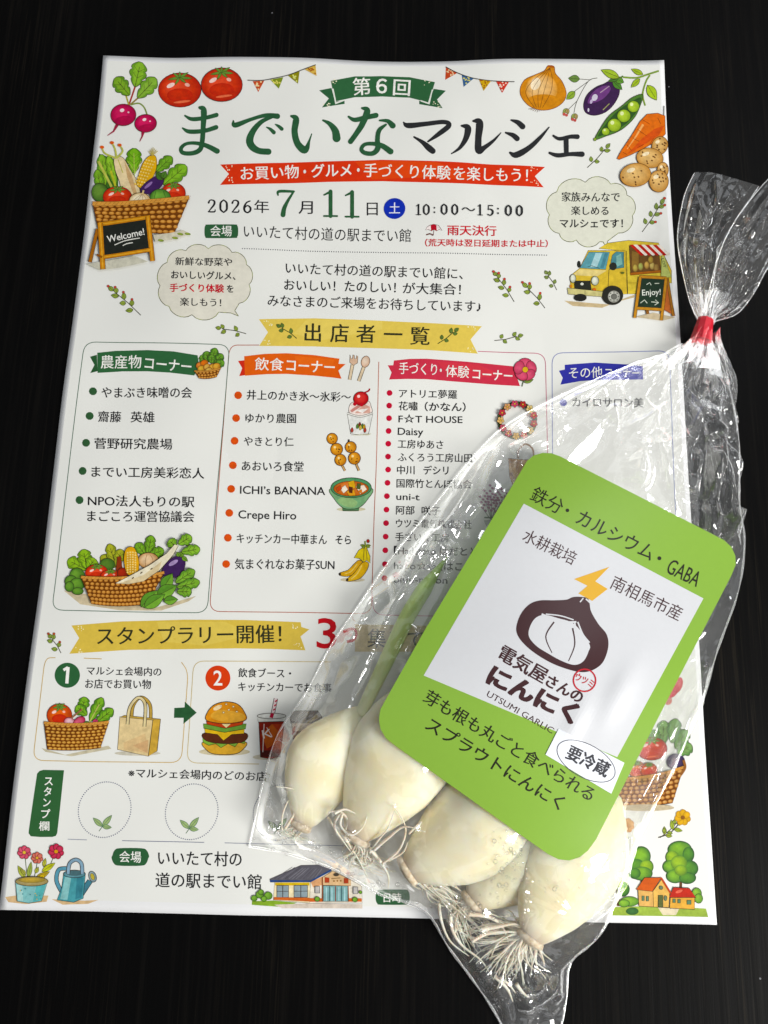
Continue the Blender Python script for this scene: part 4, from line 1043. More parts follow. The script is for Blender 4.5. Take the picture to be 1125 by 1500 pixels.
# flower pot and watering can
a = art('flower_pot_drawing', 0, 1110, 4.327)
a.poly([(40, 880), (110, 870), (310, 872), (300, 910), (170, 925), (60, 912)], 'd8b88c')
for x, y, b in ((165, 600, 185), (245, 640, 215), (360, 590, 240)): a.line([(b, 780), ((b + x) / 2, 720), (x, y)], 5, '5f6a4c', sm=True)
for q, c in (((165, 760, 120, 680, 18), 'a8b04c'), ((185, 760, 205, 655, 15), '9aac54'), ((225, 770, 320, 720, 18), 'b8a03c'), ((250, 770, 290, 735, 14), 'd8b83c'), ((270, 720, 355, 665, 18), 'c0c43c'), ((280, 690, 295, 635, 12), 'b8b84c'), ((230, 730, 250, 690, 12), 'b0b44c'), ((170, 740, 140, 700, 12), 'a8a84c')): a.leaf(*q, c, OL, 2.2)
daisy(a, 163, 597, 42, 'd86478', 'c04c64', 'e0b850', 7); daisy(a, 243, 632, 36, 'd88070', 'c86458', 'e0b04c', 7); daisy(a, 362, 592, 48, 'cc4c64', 'b8344c', 'e0a040', 7)
a.poly([(108, 780), (310, 780), (270, 905), (190, 918), (118, 905)], '84bcbc', OL, 3.5); a.poly([(240, 800), (300, 790), (268, 900), (215, 910)], '5fb0b0'); a.poly([(115, 800), (150, 800), (155, 905), (122, 900)], 'a8d0cc')
a.ell(210, 780, 102, 30, 0, 'b8a878', '9a8a58', OL, 3.5); a.ell(210, 772, 84, 18, 0, 'c8a84c', '8a7a3c')
for i in range(14): a.ell(random.uniform(135, 270), random.uniform(820, 900), 5, 4, 0, random.choice(('4a8a90', 'c8b070', '6fb0b0')), n=7)
a.finish()
a = art('watering_can_drawing', 0, 1110, 4.327)
a.poly([(330, 895), (540, 905), (625, 900), (560, 925), (400, 930)], 'd8b88c')
a.line([(395, 850), (362, 780), (375, 710), (425, 700)], 28, OL, sm=True); a.line([(395, 850), (362, 780), (375, 710), (425, 700)], 20, '5f98ac', sm=True)
a.poly([(500, 855), (560, 770), (590, 785), (530, 875), (500, 880)], '4a8090', OL, 3.5); a.ell(590, 752, 24, 36, -20, 'a8b4b4', '6f8a94', OL, 3.5); a.ell(590, 752, 12, 22, -20, 'c8b850', ol=OL, w=2)
a.poly([(405, 740), (545, 735), (530, 890), (470, 915), (365, 900), (395, 820)], '4f98a0', OL, 3.5); a.poly([(415, 755), (455, 755), (430, 900), (385, 895)], '8ac0c0'); a.poly([(490, 760), (535, 755), (520, 885), (480, 895)], '3f7f8c')
a.ell(475, 735, 70, 24, 0, '7aa8b0', '4f808c', OL, 3.5); a.ell(475, 730, 54, 17, 0, '4a6a70')
a.line([(435, 735), (445, 670), (485, 645), (520, 670), (525, 735)], 26, OL, sm=True); a.line([(435, 735), (445, 670), (485, 645), (520, 670), (525, 735)], 18, '88a8bc', sm=True); a.finish()

# market hall, houses with trees, lower right basket and flowers
a = art('market_hall_drawing', 370, 1230, 5.625)
a.poly([(0, 500), (180, 495), (370, 515), (260, 550), (0, 530)], '86a83c'); a.poly([(180, 530), (480, 520), (905, 530), (905, 565), (250, 560)], 'd3c6b8')
a.poly([(185, 345), (480, 345), (470, 520), (175, 490)], 'e6d8b0', OL, 3); a.poly([(480, 345), (660, 245), (900, 380), (905, 520), (470, 520)], 'e4dccb', OL, 3)
a.poly([(190, 350), (470, 350), (470, 375), (190, 372)], 'd8b43c'); a.poly([(480, 345), (580, 300), (580, 370), (500, 390)], 'd9a478')
a.poly([(145, 320), (400, 208), (560, 205), (650, 240), (480, 345), (150, 345)], '5c5a62', OL, 3)
for i in range(12): a.line([(180 + i * 30, 320), (330 + i * 22, 222 + i * 1.5)], 3, random.choice(('8a8890', '3f3d46', '77747c')))
a.line([(148, 335), (480, 340), (650, 248)], 14, '2c4a80')
for x0, x1 in ((205, 300), (345, 455)):
    a.poly([(x0, 372), (x1, 372), (x1, 470), (x0, 470)], '8a9aa0', OL, 5)
    a.line([((x0 + x1) / 2, 372), ((x0 + x1) / 2, 470)], 6, OL); a.line([(x0, 420), (x1, 420)], 4, OL)
a.poly([(180, 468), (470, 475), (470, 505), (178, 488)], 'c86a3c'); a.poly([(470, 478), (580, 480), (580, 508), (470, 508)], 'c86a3c'); a.poly([(790, 480), (900, 482), (900, 508), (790, 508)], 'c86a3c')
a.poly([(575, 310), (660, 255), (810, 330), (810, 378), (580, 372)], 'dcb88c', OL, 3); a.poly([(585, 375), (785, 378), (785, 505), (585, 505)], '7fa8a8', OL, 4)
for x in (635, 685, 735): a.line([(x, 380), (x, 505)], 7, '8a3c2c' if x == 685 else '3a5a60')
for x in (610, 655, 712, 760): a.line([(x, 390), (x, 500)], 10, 'a8ccd0')
a.line([(578, 310), (578, 508)], 7, '8a4a2c'); a.line([(788, 375), (792, 508)], 7, '8a4a2c')
for x, y in ((615, 328), (772, 335)): a.poly([(x - 18, y - 22), (x + 18, y - 16), (x + 18, y + 22), (x - 18, y + 22)], 'b04a34', '5a2418', 2)
a.ell(690, 285, 24, 14, 0, '4a4034'); a.line([(650, 318), (725, 312)], 5, '7a5a2c'); a.dots([(672, 338), (700, 336), (728, 336)], 7, '9a6a2c')
for x, y in ((535, 408), (848, 415)): a.poly([(x - 18, y - 28), (x + 20, y - 28), (x + 20, y + 28), (x - 18, y + 28)], 'b8b4b0', '2f3540', 5)
for x, y, r in ((20, 475, 26), (65, 445, 32), (75, 425, 24), (135, 455, 34), (100, 480, 24), (535, 485, 22), (845, 490, 22), (890, 430, 14)): a.ell(x, y, r, r * .95, 0, '7fae44', '4a7a2c', OL, 2.5)
a.finish()
a = art('village_drawing', 880, 960, 3.658)
a.poly([(60, 1345), (300, 1340), (560, 1355), (572, 1400), (60, 1390)], '98b04c'); a.poly([(300, 1345), (420, 1350), (400, 1390), (330, 1390)], 'dcd0b0'); a.ell(165, 1368, 34, 20, 0, '3f7038', '2f5a2c')
def tree(a, x, y0, lobes, tr):
    a.line([(x, y0), (x + 3, y0 - 120)], tr, '5f4024'); a.line([(x, y0 - 60), (x + 22, y0 - 110)], tr * .5, '5f4024'); a.line([(x, y0 - 60), (x - 20, y0 - 100)], tr * .5, '5f4024')
    for lx, ly, rx, ry in lobes: a.ell(lx, ly, rx + 3.5, ry + 3.5, 0, '2c4420')
    for i, (lx, ly, rx, ry) in enumerate(lobes): a.ell(lx, ly, rx, ry, 0, ('82b03e', '5f9438', '98b83c')[i % 3], ('3f7034', '356430', '5a8434')[i % 3])
tree(a, 425, 1245, ((420, 1040, 62, 44), (465, 1065, 30, 40), (380, 1080, 34, 36), (370, 1130, 40, 34), (470, 1140, 46, 42), (415, 1110, 44, 40), (395, 1180, 46, 36), (460, 1190, 44, 30), (425, 1150, 34, 30)), 15)
tree(a, 215, 1215, ((215, 1075, 46, 50), (190, 1125, 40, 36), (240, 1130, 36, 36), (215, 1165, 56, 36), (180, 1165, 30, 28)), 13)
tree(a, 90, 1340, ((85, 1180, 28, 38), (115, 1250, 32, 36), (95, 1220, 24, 26)), 13)
for x, y, rx, ry in ((510, 1275, 26, 32), (520, 1300, 22, 26), (150, 1315, 50, 26), (120, 1325, 30, 20)): a.ell(x, y, rx, ry, 0, '8ab444', '4f8434', OL, 2)
a.poly([(195, 1250), (280, 1255), (365, 1270), (360, 1350), (200, 1340)], 'd8ac68', OL, 3); a.poly([(275, 1260), (320, 1200), (365, 1270), (360, 1348), (278, 1345)], 'e0b464', OL, 3)
a.poly([(185, 1252), (230, 1188), (320, 1188), (272, 1262)], 'c85f30', OL, 3); a.line([(318, 1188), (370, 1272)], 11, 'b84a28')
a.poly([(370, 1290), (498, 1295), (498, 1358), (365, 1352)], 'dca850', OL, 3); a.poly([(362, 1295), (385, 1240), (470, 1245), (505, 1295)], 'b83428', OL, 3); a.ell(415, 1262, 20, 8, -20, 'e0705c')
for x, y, w, h in ((222, 1298, 12, 26), (245, 1300, 12, 26), (388, 1312, 14, 20), (415, 1314, 14, 20), (468, 1320, 22, 22)): a.poly([(x - w / 2, y - h / 2), (x + w / 2, y - h / 2), (x + w / 2, y + h / 2), (x - w / 2, y + h / 2)], '5f7f60', OL, 3)
a.poly([(303, 1282), (328, 1282), (328, 1345), (303, 1345)], '5a6434', OL, 2.5); a.ell(318, 1242, 10, c1='6a7a5c', ol=OL, w=2); a.ell(342, 1298, 8, 14, 0, '6a7a5c', ol=OL, w=2); a.finish()
a = art('yellow_flower_drawing', 880, 960, 3.658)
a.line([(305, 975), (370, 950), (435, 880)], 6, '4a4438', sm=True)
for q in ((340, 960, 338, 915), (385, 935, 375, 880), (390, 930, 435, 940), (345, 962, 380, 968)): a.leaf(*q, 11, 'a0b044', OL, 2.2)
daisy(a, 437, 868, 42, 'd8aa3c', 'cf9a30', '8a5a24', 7, 'a0762c', 1.5); a.finish()
a = art('pale_flower_drawing', 880, 960, 3.658)
a.line([(85, 1012), (125, 960), (140, 920)], 4, '77766c'); a.leaf(110, 975, 85, 940, 12, 'b8bcae', '7a7a70', 2); a.leaf(115, 975, 148, 978, 10, 'b8bcae', '7a7a70', 2); daisy(a, 138, 910, 38, 'd8a468', 'cf9a60', 'c88a50', 8, 'b07a48', 1.5); a.finish()
a = art('corner_basket_drawing', 880, 960, 3.658)
for q in ((330, 480, 335, 350), (380, 470, 400, 340), (400, 500, 460, 400), (410, 530, 485, 480), (290, 480, 275, 400)): a.lobed(*q, 46, '5a8448', OL, 2.6, c2='7a9f5c')
tomato(a, 270, 500, 84, 62, 'd8503a', 'a82820', s=1); a.ell(400, 570, 50, 44, 0, '4a3a5c', '33284a'); tomato(a, 190, 610, 50, 44, 'e07a34', 'b84a20', s=.8); tomato(a, 255, 615, 46, 40, 'd85a34', 'b03a20', s=.8)
a.basket((95, 660), (440, 600), (380, 790), (60, 800), 16, 7, 11, rw=14, hi='d0a468')
a.ell(240, 815, 150, 18, 0, 'c8b89a'); a.line([(425, 640), (448, 600), (440, 560)], 14, '8a5a2c', sm=True); a.finish()
a = art('pink_flower_drawing', 880, 960, 3.658)
a.ell(410, 160, 24, 44, 20, 'd8707a', 'c8505c'); a.ell(385, 195, 22, 40, 40, 'd8606c', 'c04854'); a.ell(360, 245, 18, 22, 30, 'd89088', 'cf8078'); a.finish()
# ------------------------------------------------------------------ garlic, film and label materials
def m_garlic():
    m, nt, out = mat('peeled_garlic')
    b = N(nt, 'ShaderNodeBsdfPrincipled')
    a = N(nt, 'ShaderNodeAttribute', attribute_name='along')
    c = coords(nt)
    n = noise(nt, c, 90, 3)
    n2 = noise(nt, c, 420, 4, .6)
    base = mixcol(nt, maprange(nt, n, .35, .7, 0, 1), (0.90, 0.85, 0.65, 1), (0.88, 0.78, 0.48, 1))
    base = mixcol(nt, maprange(nt, a.outputs['Fac'], .0, .10, 1, 0), base, (0.58, 0.42, 0.27, 1))
    base = mixcol(nt, maprange(nt, a.outputs['Fac'], .8, 1.0, 0, .55), base, (0.72, 0.74, 0.42, 1))
    base = mixcol(nt, maprange(nt, n2, .62, .75, 0, .25), base, (0.70, 0.55, 0.36, 1))
    nt.links.new(base, b.inputs['Base Color'])
    b.inputs['Subsurface Weight'].default_value = 0.8
    b.inputs['Subsurface Radius'].default_value = (1.0, .75, .35)
    b.inputs['Subsurface Scale'].default_value = 0.0065
    b.inputs['Roughness'].default_value = .5
    b.inputs['Specular IOR Level'].default_value = .35
    bp = N(nt, 'ShaderNodeBump'); bp.inputs['Strength'].default_value = .22; bp.inputs['Distance'].default_value = .0004
    nt.links.new(n2, bp.inputs['Height']); nt.links.new(bp.outputs[0], b.inputs['Normal'])
    nt.links.new(b.outputs[0], out.inputs[0])
    return m
def m_simple(name, col, rough=.5, sss=0.0, var=None, scale=200, spec=.5):
    m, nt, out = mat(name)
    b = N(nt, 'ShaderNodeBsdfPrincipled')
    n = noise(nt, coords(nt), scale, 3)
    nt.links.new(mixcol(nt, maprange(nt, n, .35, .7, 0, 1), col + (1,), (var or tuple(x * .85 for x in col)) + (1,)), b.inputs['Base Color'])
    b.inputs['Roughness'].default_value = rough
    b.inputs['Specular IOR Level'].default_value = spec
    b.inputs['Subsurface Weight'].default_value = sss
    b.inputs['Subsurface Scale'].default_value = .0015
    nt.links.new(b.outputs[0], out.inputs[0])
    return m
def m_sprout():
    m, nt, out = mat('garlic_sprout')
    b = N(nt, 'ShaderNodeBsdfPrincipled')
    a = N(nt, 'ShaderNodeAttribute', attribute_name='along')
    cr = N(nt, 'ShaderNodeValToRGB')
    e = cr.color_ramp.elements
    e[0].color = (0.84, 0.86, 0.58, 1); e[1].position = 1; e[1].color = (0.22, 0.45, 0.03, 1)
    q = e.new(.45); q.color = (0.56, 0.70, 0.17, 1)
    nt.links.new(a.outputs['Fac'], cr.inputs[0])
    nt.links.new(cr.outputs[0], b.inputs['Base Color'])
    b.inputs['Roughness'].default_value = .4
    b.inputs['Subsurface Weight'].default_value = .2; b.inputs['Subsurface Scale'].default_value = .002
    nt.links.new(b.outputs[0], out.inputs[0])
    return m
def m_film(name, veil=.05, rough=.07, gain=1.9, bump=.35):
    """thin clear polypropylene: passes light straight through, mirrors it by Fresnel from both faces, scatters a little"""
    m, nt, out = mat(name)
    tr = N(nt, 'ShaderNodeBsdfTransparent'); tr.inputs[0].default_value = (.95, .95, .95, 1)
    gl = N(nt, 'ShaderNodeBsdfGlossy'); gl.inputs['Color'].default_value = (1, 1, 1, 1); gl.inputs['Roughness'].default_value = rough
    df = N(nt, 'ShaderNodeBsdfDiffuse'); df.inputs[0].default_value = (.9, .9, .9, 1)
    tl = N(nt, 'ShaderNodeBsdfTranslucent'); tl.inputs[0].default_value = (.9, .9, .9, 1)
    fr = N(nt, 'ShaderNodeFresnel'); fr.inputs[0].default_value = 1.5
    c = coords(nt)
    w = N(nt, 'ShaderNodeTexVoronoi', feature='DISTANCE_TO_EDGE'); w.inputs['Scale'].default_value = 70
    warp = N(nt, 'ShaderNodeTexNoise'); warp.inputs['Scale'].default_value = 40
    nt.links.new(c, warp.inputs['Vector'])
    mx = N(nt, 'ShaderNodeVectorMath', operation='MULTIPLY_ADD'); mx.inputs[1].default_value = (.02, .02, .02)
    nt.links.new(warp.outputs['Color'], mx.inputs[0]); nt.links.new(c, mx.inputs[2])
    nt.links.new(mx.outputs[0], w.inputs['Vector'])
    n = noise(nt, c, 160, 2, .5)
    h = N(nt, 'ShaderNodeMath', operation='MULTIPLY_ADD'); nt.links.new(n, h.inputs[0]); h.inputs[1].default_value = .6
    sm = maprange(nt, w.outputs[0], 0, .12, 0, .5)
    nt.links.new(sm, h.inputs[2])
    bp = N(nt, 'ShaderNodeBump'); bp.inputs['Strength'].default_value = bump; bp.inputs['Distance'].default_value = .0006
    nt.links.new(h.outputs[0], bp.inputs['Height'])
    for s in (gl, fr): nt.links.new(bp.outputs[0], s.inputs['Normal'])
    g = N(nt, 'ShaderNodeMath', operation='MULTIPLY', use_clamp=True); nt.links.new(fr.outputs[0], g.inputs[0]); g.inputs[1].default_value = gain
    vm = N(nt, 'ShaderNodeMixShader'); vm.inputs[0].default_value = .5
    nt.links.new(df.outputs[0], vm.inputs[1]); nt.links.new(tl.outputs[0], vm.inputs[2])
    m1 = N(nt, 'ShaderNodeMixShader'); m1.inputs[0].default_value = veil
    nt.links.new(tr.outputs[0], m1.inputs[1]); nt.links.new(vm.outputs[0], m1.inputs[2])
    no = N(nt, 'ShaderNodeBsdfTransparent'); no.inputs[0].default_value = (0, 0, 0, 1)
    m2 = N(nt, 'ShaderNodeMixShader')
    nt.links.new(g.outputs[0], m2.inputs[0]); nt.links.new(no.outputs[0], m2.inputs[1]); nt.links.new(gl.outputs[0], m2.inputs[2])
    ad = N(nt, 'ShaderNodeAddShader'); nt.links.new(m1.outputs[0], ad.inputs[0]); nt.links.new(m2.outputs[0], ad.inputs[1])
    nt.links.new(ad.outputs[0], out.inputs[0])
    return m
M_GARLIC, M_SPROUT = m_garlic(), m_sprout()
M_ROOT = m_simple('garlic_root', (0.88, 0.84, 0.73), .45, .3, (0.78, 0.65, 0.47), 260)
M_PLATE = m_simple('root_plate', (0.52, 0.40, 0.25), .75, .1, (0.74, 0.66, 0.50), 900)
M_FILM = m_film('clear_film', .09, .075, 2.4, .08)
M_UNDER = m_film('clear_film_back', .03, .12, 1.2, .1)
M_EDGE = m_film('film_fold', .30, .12, 4.0, 0)
M_TAPE = m_simple('red_tape', (0.62, 0.012, 0.03), .38, 0, (0.55, 0.01, 0.025), 300)
M_DROP = None

def tube(pts, rad, seg=7, flat=1.0):
    """pts: world points, rad: radius per point -> verts, faces, t per vertex"""
    P = [Vector(p) for p in pts]
    V, F, T = [], [], []
    n = len(P)
    for i, p in enumerate(P):
        d = (P[min(n - 1, i + 1)] - P[max(0, i - 1)]).normalized()
        sd = d.cross(Vector((0, 0, 1)))
        if sd.length < 1e-4: sd = Vector((1, 0, 0))
        sd.normalize(); up = sd.cross(d)
        for k in range(seg):
            a = 2 * math.pi * k / seg
            V.append(p + sd * math.cos(a) * rad[i] + up * math.sin(a) * rad[i] * flat)
            T.append(i / (n - 1))
        if i:
            for k in range(seg):
                a, b = (i - 1) * seg + k, (i - 1) * seg + (k + 1) % seg
                F.append((a, b, b + seg, a + seg))
    F.append(tuple(reversed(range(seg)))); F.append(tuple((n - 1) * seg + k for k in range(seg)))
    return V, F, T
class Acc:
    def __init__(self): self.V, self.F, self.T = [], [], []
    def add(self, r):
        b = len(self.V); self.V += r[0]; self.F += [tuple(b + i for i in f) for f in r[1]]; self.T += r[2]
    def build(self, name, m, parent):
        me = pydata(name, self.V, self.F)
        at_ = me.attributes.new('along', 'FLOAT', 'POINT'); at_.data.foreach_set('value', self.T)
        return link(name, me, m, parent, smooth=True)

# ------------------------------------------------------------------ garlic cloves (base px, tip px, width px, thickness mm, centre height mm, bend mm)
_PR = smooth([(0, .20), (.04, .32), (.11, .49), (.21, .69), (.33, .87), (.45, .98), (.56, 1.0), (.68, .90), (.80, .68), (.90, .42), (.97, .20), (1.0, .08)], False, 12)
def prof(t):
    return float(np.interp(t, [p[0] for p in _PR], [p[1] for p in _PR]))
from mathutils import noise as mnoise
def fbm(p, sd): return .5 + .5 * mnoise.fractal(Vector(p) * 130 + Vector((sd, 0, 0)), 1.0, 2.0, 3)
clove_bulbs = []
def clove(label, base, tip, wpx, thick, zc, bend, seed, zt=0.0, ridge=.16):
    rnd = random.Random(seed)
    z = zc * MM
    A = Vector(at(base[0], base[1], z)); B = Vector(at(tip[0], tip[1], z + zt * MM))
    pxmm = np.linalg.norm(at(base[0] + 1, base[1], z) - at(base[0], base[1], z))
    R = wpx * pxmm / 2
    d = (B - A).normalized()
    sd = d.cross(Vector((0, 0, 1))).normalized(); up = sd.cross(d)
    root = empty('garlic_clove', (A.x, A.y, 0.0015))
    tag(root, label, 'garlic clove', 'garlic cloves in the bag')
    V, F, T = [], [], []
    NS, NC = 44, 40
    ph = [rnd.uniform(0, 6.28) for _ in range(6)]
    for i in range(NS + 1):
        t = i / NS
        c = A.lerp(B, t) + sd * bend * MM * math.sin(math.pi * t) 
        for k in range(NC):
            a = 2 * math.pi * k / NC
            r = prof(t)
            r *= 1 + .06 * math.sin(3 * a + ph[0] + 1.2 * t) + .02 * math.sin(7 * t + ph[5]) + .03 * math.sin(2 * a + ph[1]) + .02 * math.sin(2.2 * t * 3 + a + ph[2])
            r *= 1 + ridge * max(0, math.cos(a - ph[3] % 2 - .6)) ** 9 * math.sin(math.pi * t) - .10 * max(0, math.cos(a - ph[3] % 2 - 1.9)) ** 2 * math.sin(math.pi * t)
            r *= 1 + .006 * math.sin(17 * a + ph[4] + 2 * t) * math.sin(math.pi * t)
            r *= 1 + .035 * (fbm(c + sd * math.cos(a) * R + up * math.sin(a) * R, seed) - .5) * 2 * min(1, t * 4)
            V.append(c + sd * math.cos(a) * R * r + up * math.sin(a) * thick * MM / 2 * r)
            T.append(t)
    for i in range(NS):
        for k in range(NC):
            a, b = i * NC + k, i * NC + (k + 1) % NC
            F.append((a, b, b + NC, a + NC))
    F.append(tuple(reversed(range(NC)))); F.append(tuple(NS * NC + k for k in range(NC)))
    acc = Acc(); acc.add((V, F, T))
    o = acc.build('bulb', M_GARLIC, root)
    clove_bulbs.append((V, F))
    # corky root plate
    acc = Acc()
    pr = R * .30
    acc.add(tube([A + d * (.9 * MM), A - d * (.3 * MM), A - d * (1.0 * MM), A - d * (1.4 * MM)], [pr * .98, pr * 1.04, pr * .8, pr * .3], 18, thick * MM / 2 / R))
    acc.build('root_plate', M_PLATE, root)
    return root, A, d
C1 = clove('slim garlic clove carrying the long green sprout, at the left edge of the bag', (440, 1210), (530, 1036), 112, 15, 9.0, -2.8, 3)
C2 = clove('plump garlic clove with loose white roots lying beside the sprouted clove', (520, 1228), (655, 985), 158, 19.5, 11.2, 0.5, 5)
C3 = clove('broad pale garlic clove in the middle below the corner of the green label', (596, 1276), (795, 1132), 152, 19.5, 11.4, .8, 8)
C4 = clove('half hidden yellowish garlic clove tucked low between two bigger cloves', (690, 1322), (850, 1170), 132, 16, 8.6, 0, 11)
C5 = clove('large garlic clove at the right end of the bag with a dense tuft of roots', (776, 1376), (905, 1165), 148, 19.5, 11.4, -2.0, 14)

def pathpx(pts, z0, z1, n=5):
    P = smooth([(x, y, z0 + (z1 - z0) * i / max(1, len(pts) - 1)) for i, (x, y) in enumerate(pts)], False, n)
    return [Vector(at(x, y, max(.9, z) * MM)) for x, y, z in P]
def root_tube(acc, pts, z0, z1, r0=.42, r1=.10):
    r0 *= .74
    P = pathpx(pts, z0, z1, 8)
    n = len(P)
    acc.add(tube(P, [(r0 + (r1 - r0) * (i / (n - 1)) ** 1.5) * MM for i in range(n)], 7))
Z5 = lambda pts: [(360 + x / 3.309, 980 + y / 3.309) for x, y in pts]
Z6 = lambda pts: [(620 + x / 3.516, 1180 + y / 3.516) for x, y in pts]
def roots(root, lst):
    acc = Acc()
    for r in lst: root_tube(acc, *r)
    clove_bulbs.append((acc.V, acc.F)); o = acc.build('roots', M_ROOT, root[0]); return o
roots(C1, [([(438 - i_ * 3 % 9, 1208), (430 - i_ * 5 % 22, 1216 + i_ % 6), (424 + i_ * 7 % 40, 1228 + i_ * 3 % 9)], 8, 3, .4) for i_ in range(22)] + [(Z5([(175, 780), (180, 700), (215, 620), (250, 580), (298, 560)]), 9, 15), (Z5([(190, 775), (235, 700), (258, 640), (235, 585), (145, 570)]), 10, 15.5, .6), (Z5([(300, 790), (270, 770), (250, 770), (230, 800)]), 8, 7),
           (Z5([(250, 760), (200, 775), (150, 785)]), 9, 8), (Z5([(270, 790), (240, 830), (260, 860)]), 6, 5)])
sp = Acc()
P = pathpx([(527, 1048), (548, 1005), (572, 955), (596, 905), (622, 862), (655, 815)], 10, 9.5, 7)
n = len(P)
rr_ = [(1.35 + 1.15 * math.sin(math.pi * min(1, (i / (n - 1)) * .62 + .1))) * (1 if i / (n - 1) < .8 else max(.06, 1 - ((i / (n - 1)) - .8) / .2)) * MM for i in range(n)]
P_SPROUT, R_SPROUT = P, rr_; _sv = tube(P, rr_, 14, .75); sp.add(_sv); sp.build('sprout', M_SPROUT, C1[0])
roots(C2, [(Z5(p), a, b, r) for p, a, b, r in (
    ([(520, 760), (470, 700), (430, 690), (400, 700)], 13, 15, .5), ([(500, 740), (480, 800), (500, 850), (550, 930), (590, 1010)], 13, 7, .75), ([(470, 700), (460, 760), (510, 805), (565, 770), (590, 705)], 16, 17, .55),
    ([(600, 890), (650, 820), (690, 770), (720, 690)], 13, 20, .45), ([(620, 880), (690, 820), (770, 765), (870, 790)], 14, 20, .6), ([(660, 945), (740, 880), (775, 790), (755, 720), (712, 660)], 12, 21, .5),
    ([(600, 870), (650, 930), (690, 1000), (690, 1065)], 12, 6, .8), ([(540, 830), (510, 890), (440, 920)], 11, 8, .4), ([(690, 930), (760, 890), (785, 840)], 12, 16, .45), ([(430, 700), (480, 680), (530, 700)], 17, 16, .6), ([(790, 800), (850, 740), (820, 790)], 17, 19, .4),
    ([(460, 690), (430, 760), (470, 830), (520, 900)], 15, 9, .6), ([(400, 720), (440, 790), (480, 860)], 12, 7, .5))]
  + [([(x_, y_), (x_ - 3 + i_ % 5 * 4, y_ + 12), (x_ - 12 + i_ % 7 * 6, y_ + 20 + i_ % 4 * 3), (x_ - 12 + i_ % 9 * 8, y_ + 25 + i_ * 7 % 17 + i_ % 9 * 1.5)], 9 + i_ % 5, 3 + i_ % 4, .4) for i_ in range(64) for x_, y_ in ((514 + i_ * 5 % 16, 1224 + i_ * 3 % 12),)])
rnd = random.Random(21)
lst = [(Z5([(840, 980), (800, 1000), (850, 1050), (860, 1100)]), 12, 6, .6), (Z5([(870, 1000), (930, 1010), (960, 1060)]), 13, 8, .5)]
for i in range(40):
    x, y = 603 + rnd.uniform(-4, 12), 1275 + rnd.uniform(-4, 8)
    lst.append(([(x, y), (x + rnd.uniform(4, 22), y + rnd.uniform(6, 18)), (x + rnd.uniform(28, 60), y + rnd.uniform(22, 42)), (x + rnd.uniform(60, 115), y + rnd.uniform(40, 88))], rnd.uniform(7, 14), rnd.uniform(2, 9), .42))
roots(C3, lst)
lst = []
for i in range(26):
    x, y = 692 + rnd.uniform(-6, 6), 1318 + rnd.uniform(-5, 5)
    lst.append(([(x, y), (x - rnd.uniform(5, 30), y + rnd.uniform(5, 15)), (x - rnd.uniform(10, 35), y + rnd.uniform(20, 45)), (x + rnd.uniform(-20, 20), y + rnd.uniform(40, 80))], rnd.uniform(5, 9), rnd.uniform(2, 6), .45))
roots(C4, lst)
lst = [(Z6(p), a, b, r) for p, a, b, r in (
    ([(80, 505), (95, 600), (140, 700), (235, 775)], 9, 5, .7), ([(140, 560), (150, 640), (200, 720), (300, 800), (365, 900)], 8, 4, .7), ([(230, 560), (340, 575), (410, 630), (445, 735)], 12, 10, .8),
    ([(370, 880), (430, 940), (462, 1010)], 7, 3, .8), ([(395, 890), (440, 920), (475, 965)], 8, 4, .6), ([(585, 705), (575, 770), (555, 840)], 11, 7, .7), ([(592, 715), (610, 770), (625, 815)], 11, 7, .6), ([(600, 700), (580, 780), (590, 850)], 9, 6, .5),
    ([(300, 640), (380, 625), (470, 610), (540, 640)], 12, 12, .8), ([(250, 700), (330, 660), (440, 650), (530, 660)], 12, 12, .7), ([(480, 920), (510, 960), (545, 990)], 6, 3, .8))]
for i in range(150):
    bx, by = 545 + rnd.uniform(-35, 25), 655 + rnd.uniform(-45, 30)
    a0 = rnd.uniform(1.9, 3.5)
    L = rnd.uniform(110, 330)
    pts = [(bx, by)]
    for k in range(4):
        a0 += rnd.uniform(-.55, .40)
        if pts[-1][0] < 240: a0 = rnd.uniform(.8, 1.5)
        pts.append((pts[-1][0] + math.cos(a0) * L / 4, pts[-1][1] + math.sin(a0) * L / 4))
    lst.append((Z6(pts), rnd.uniform(6, 13), rnd.uniform(2, 11), rnd.uniform(.26, .5)))
roots(C5, lst)

# ------------------------------------------------------------------ label surface (rests on the cloves, dips towards the neck)
LT = np.array((772., 650.)); LU = np.array((320., 170.)); LV = np.array((-227., 430.))
LM = np.linalg.inv(np.array([LU, LV]).T)
def lab_uv(px, py): return LM @ (np.array((px, py)) - LT)
def lab_h(u, v):
    vv = min(1.15, max(-.1, v))
    s = math.sin(min(1.1, vv) * math.pi / 2 * 1.12)
    return (7.0 + 16.0 * s + 1.6 * (1 - (2 * u - 1) ** 2) - 1.2 * u + 4.0 * u * (1 - vv) + .7 * math.sin(5 * u + 4 * v) * math.sin(6 * v + 1) + .8 * math.exp(-((u - .80) / .05) ** 2 - ((v - .52) / .10) ** 2) + .6 * math.exp(-((u - .70) / .04) ** 2 - ((v - .66) / .08) ** 2)) * MM
def SL(px, py):
    u, v = lab_uv(px, py)
    p = at(px, py, lab_h(u, v)); return (p[0], p[1], p[2])
ZL = lambda pts: [(540 + x / 1.923, 640 + y / 1.923) for x, y in pts]
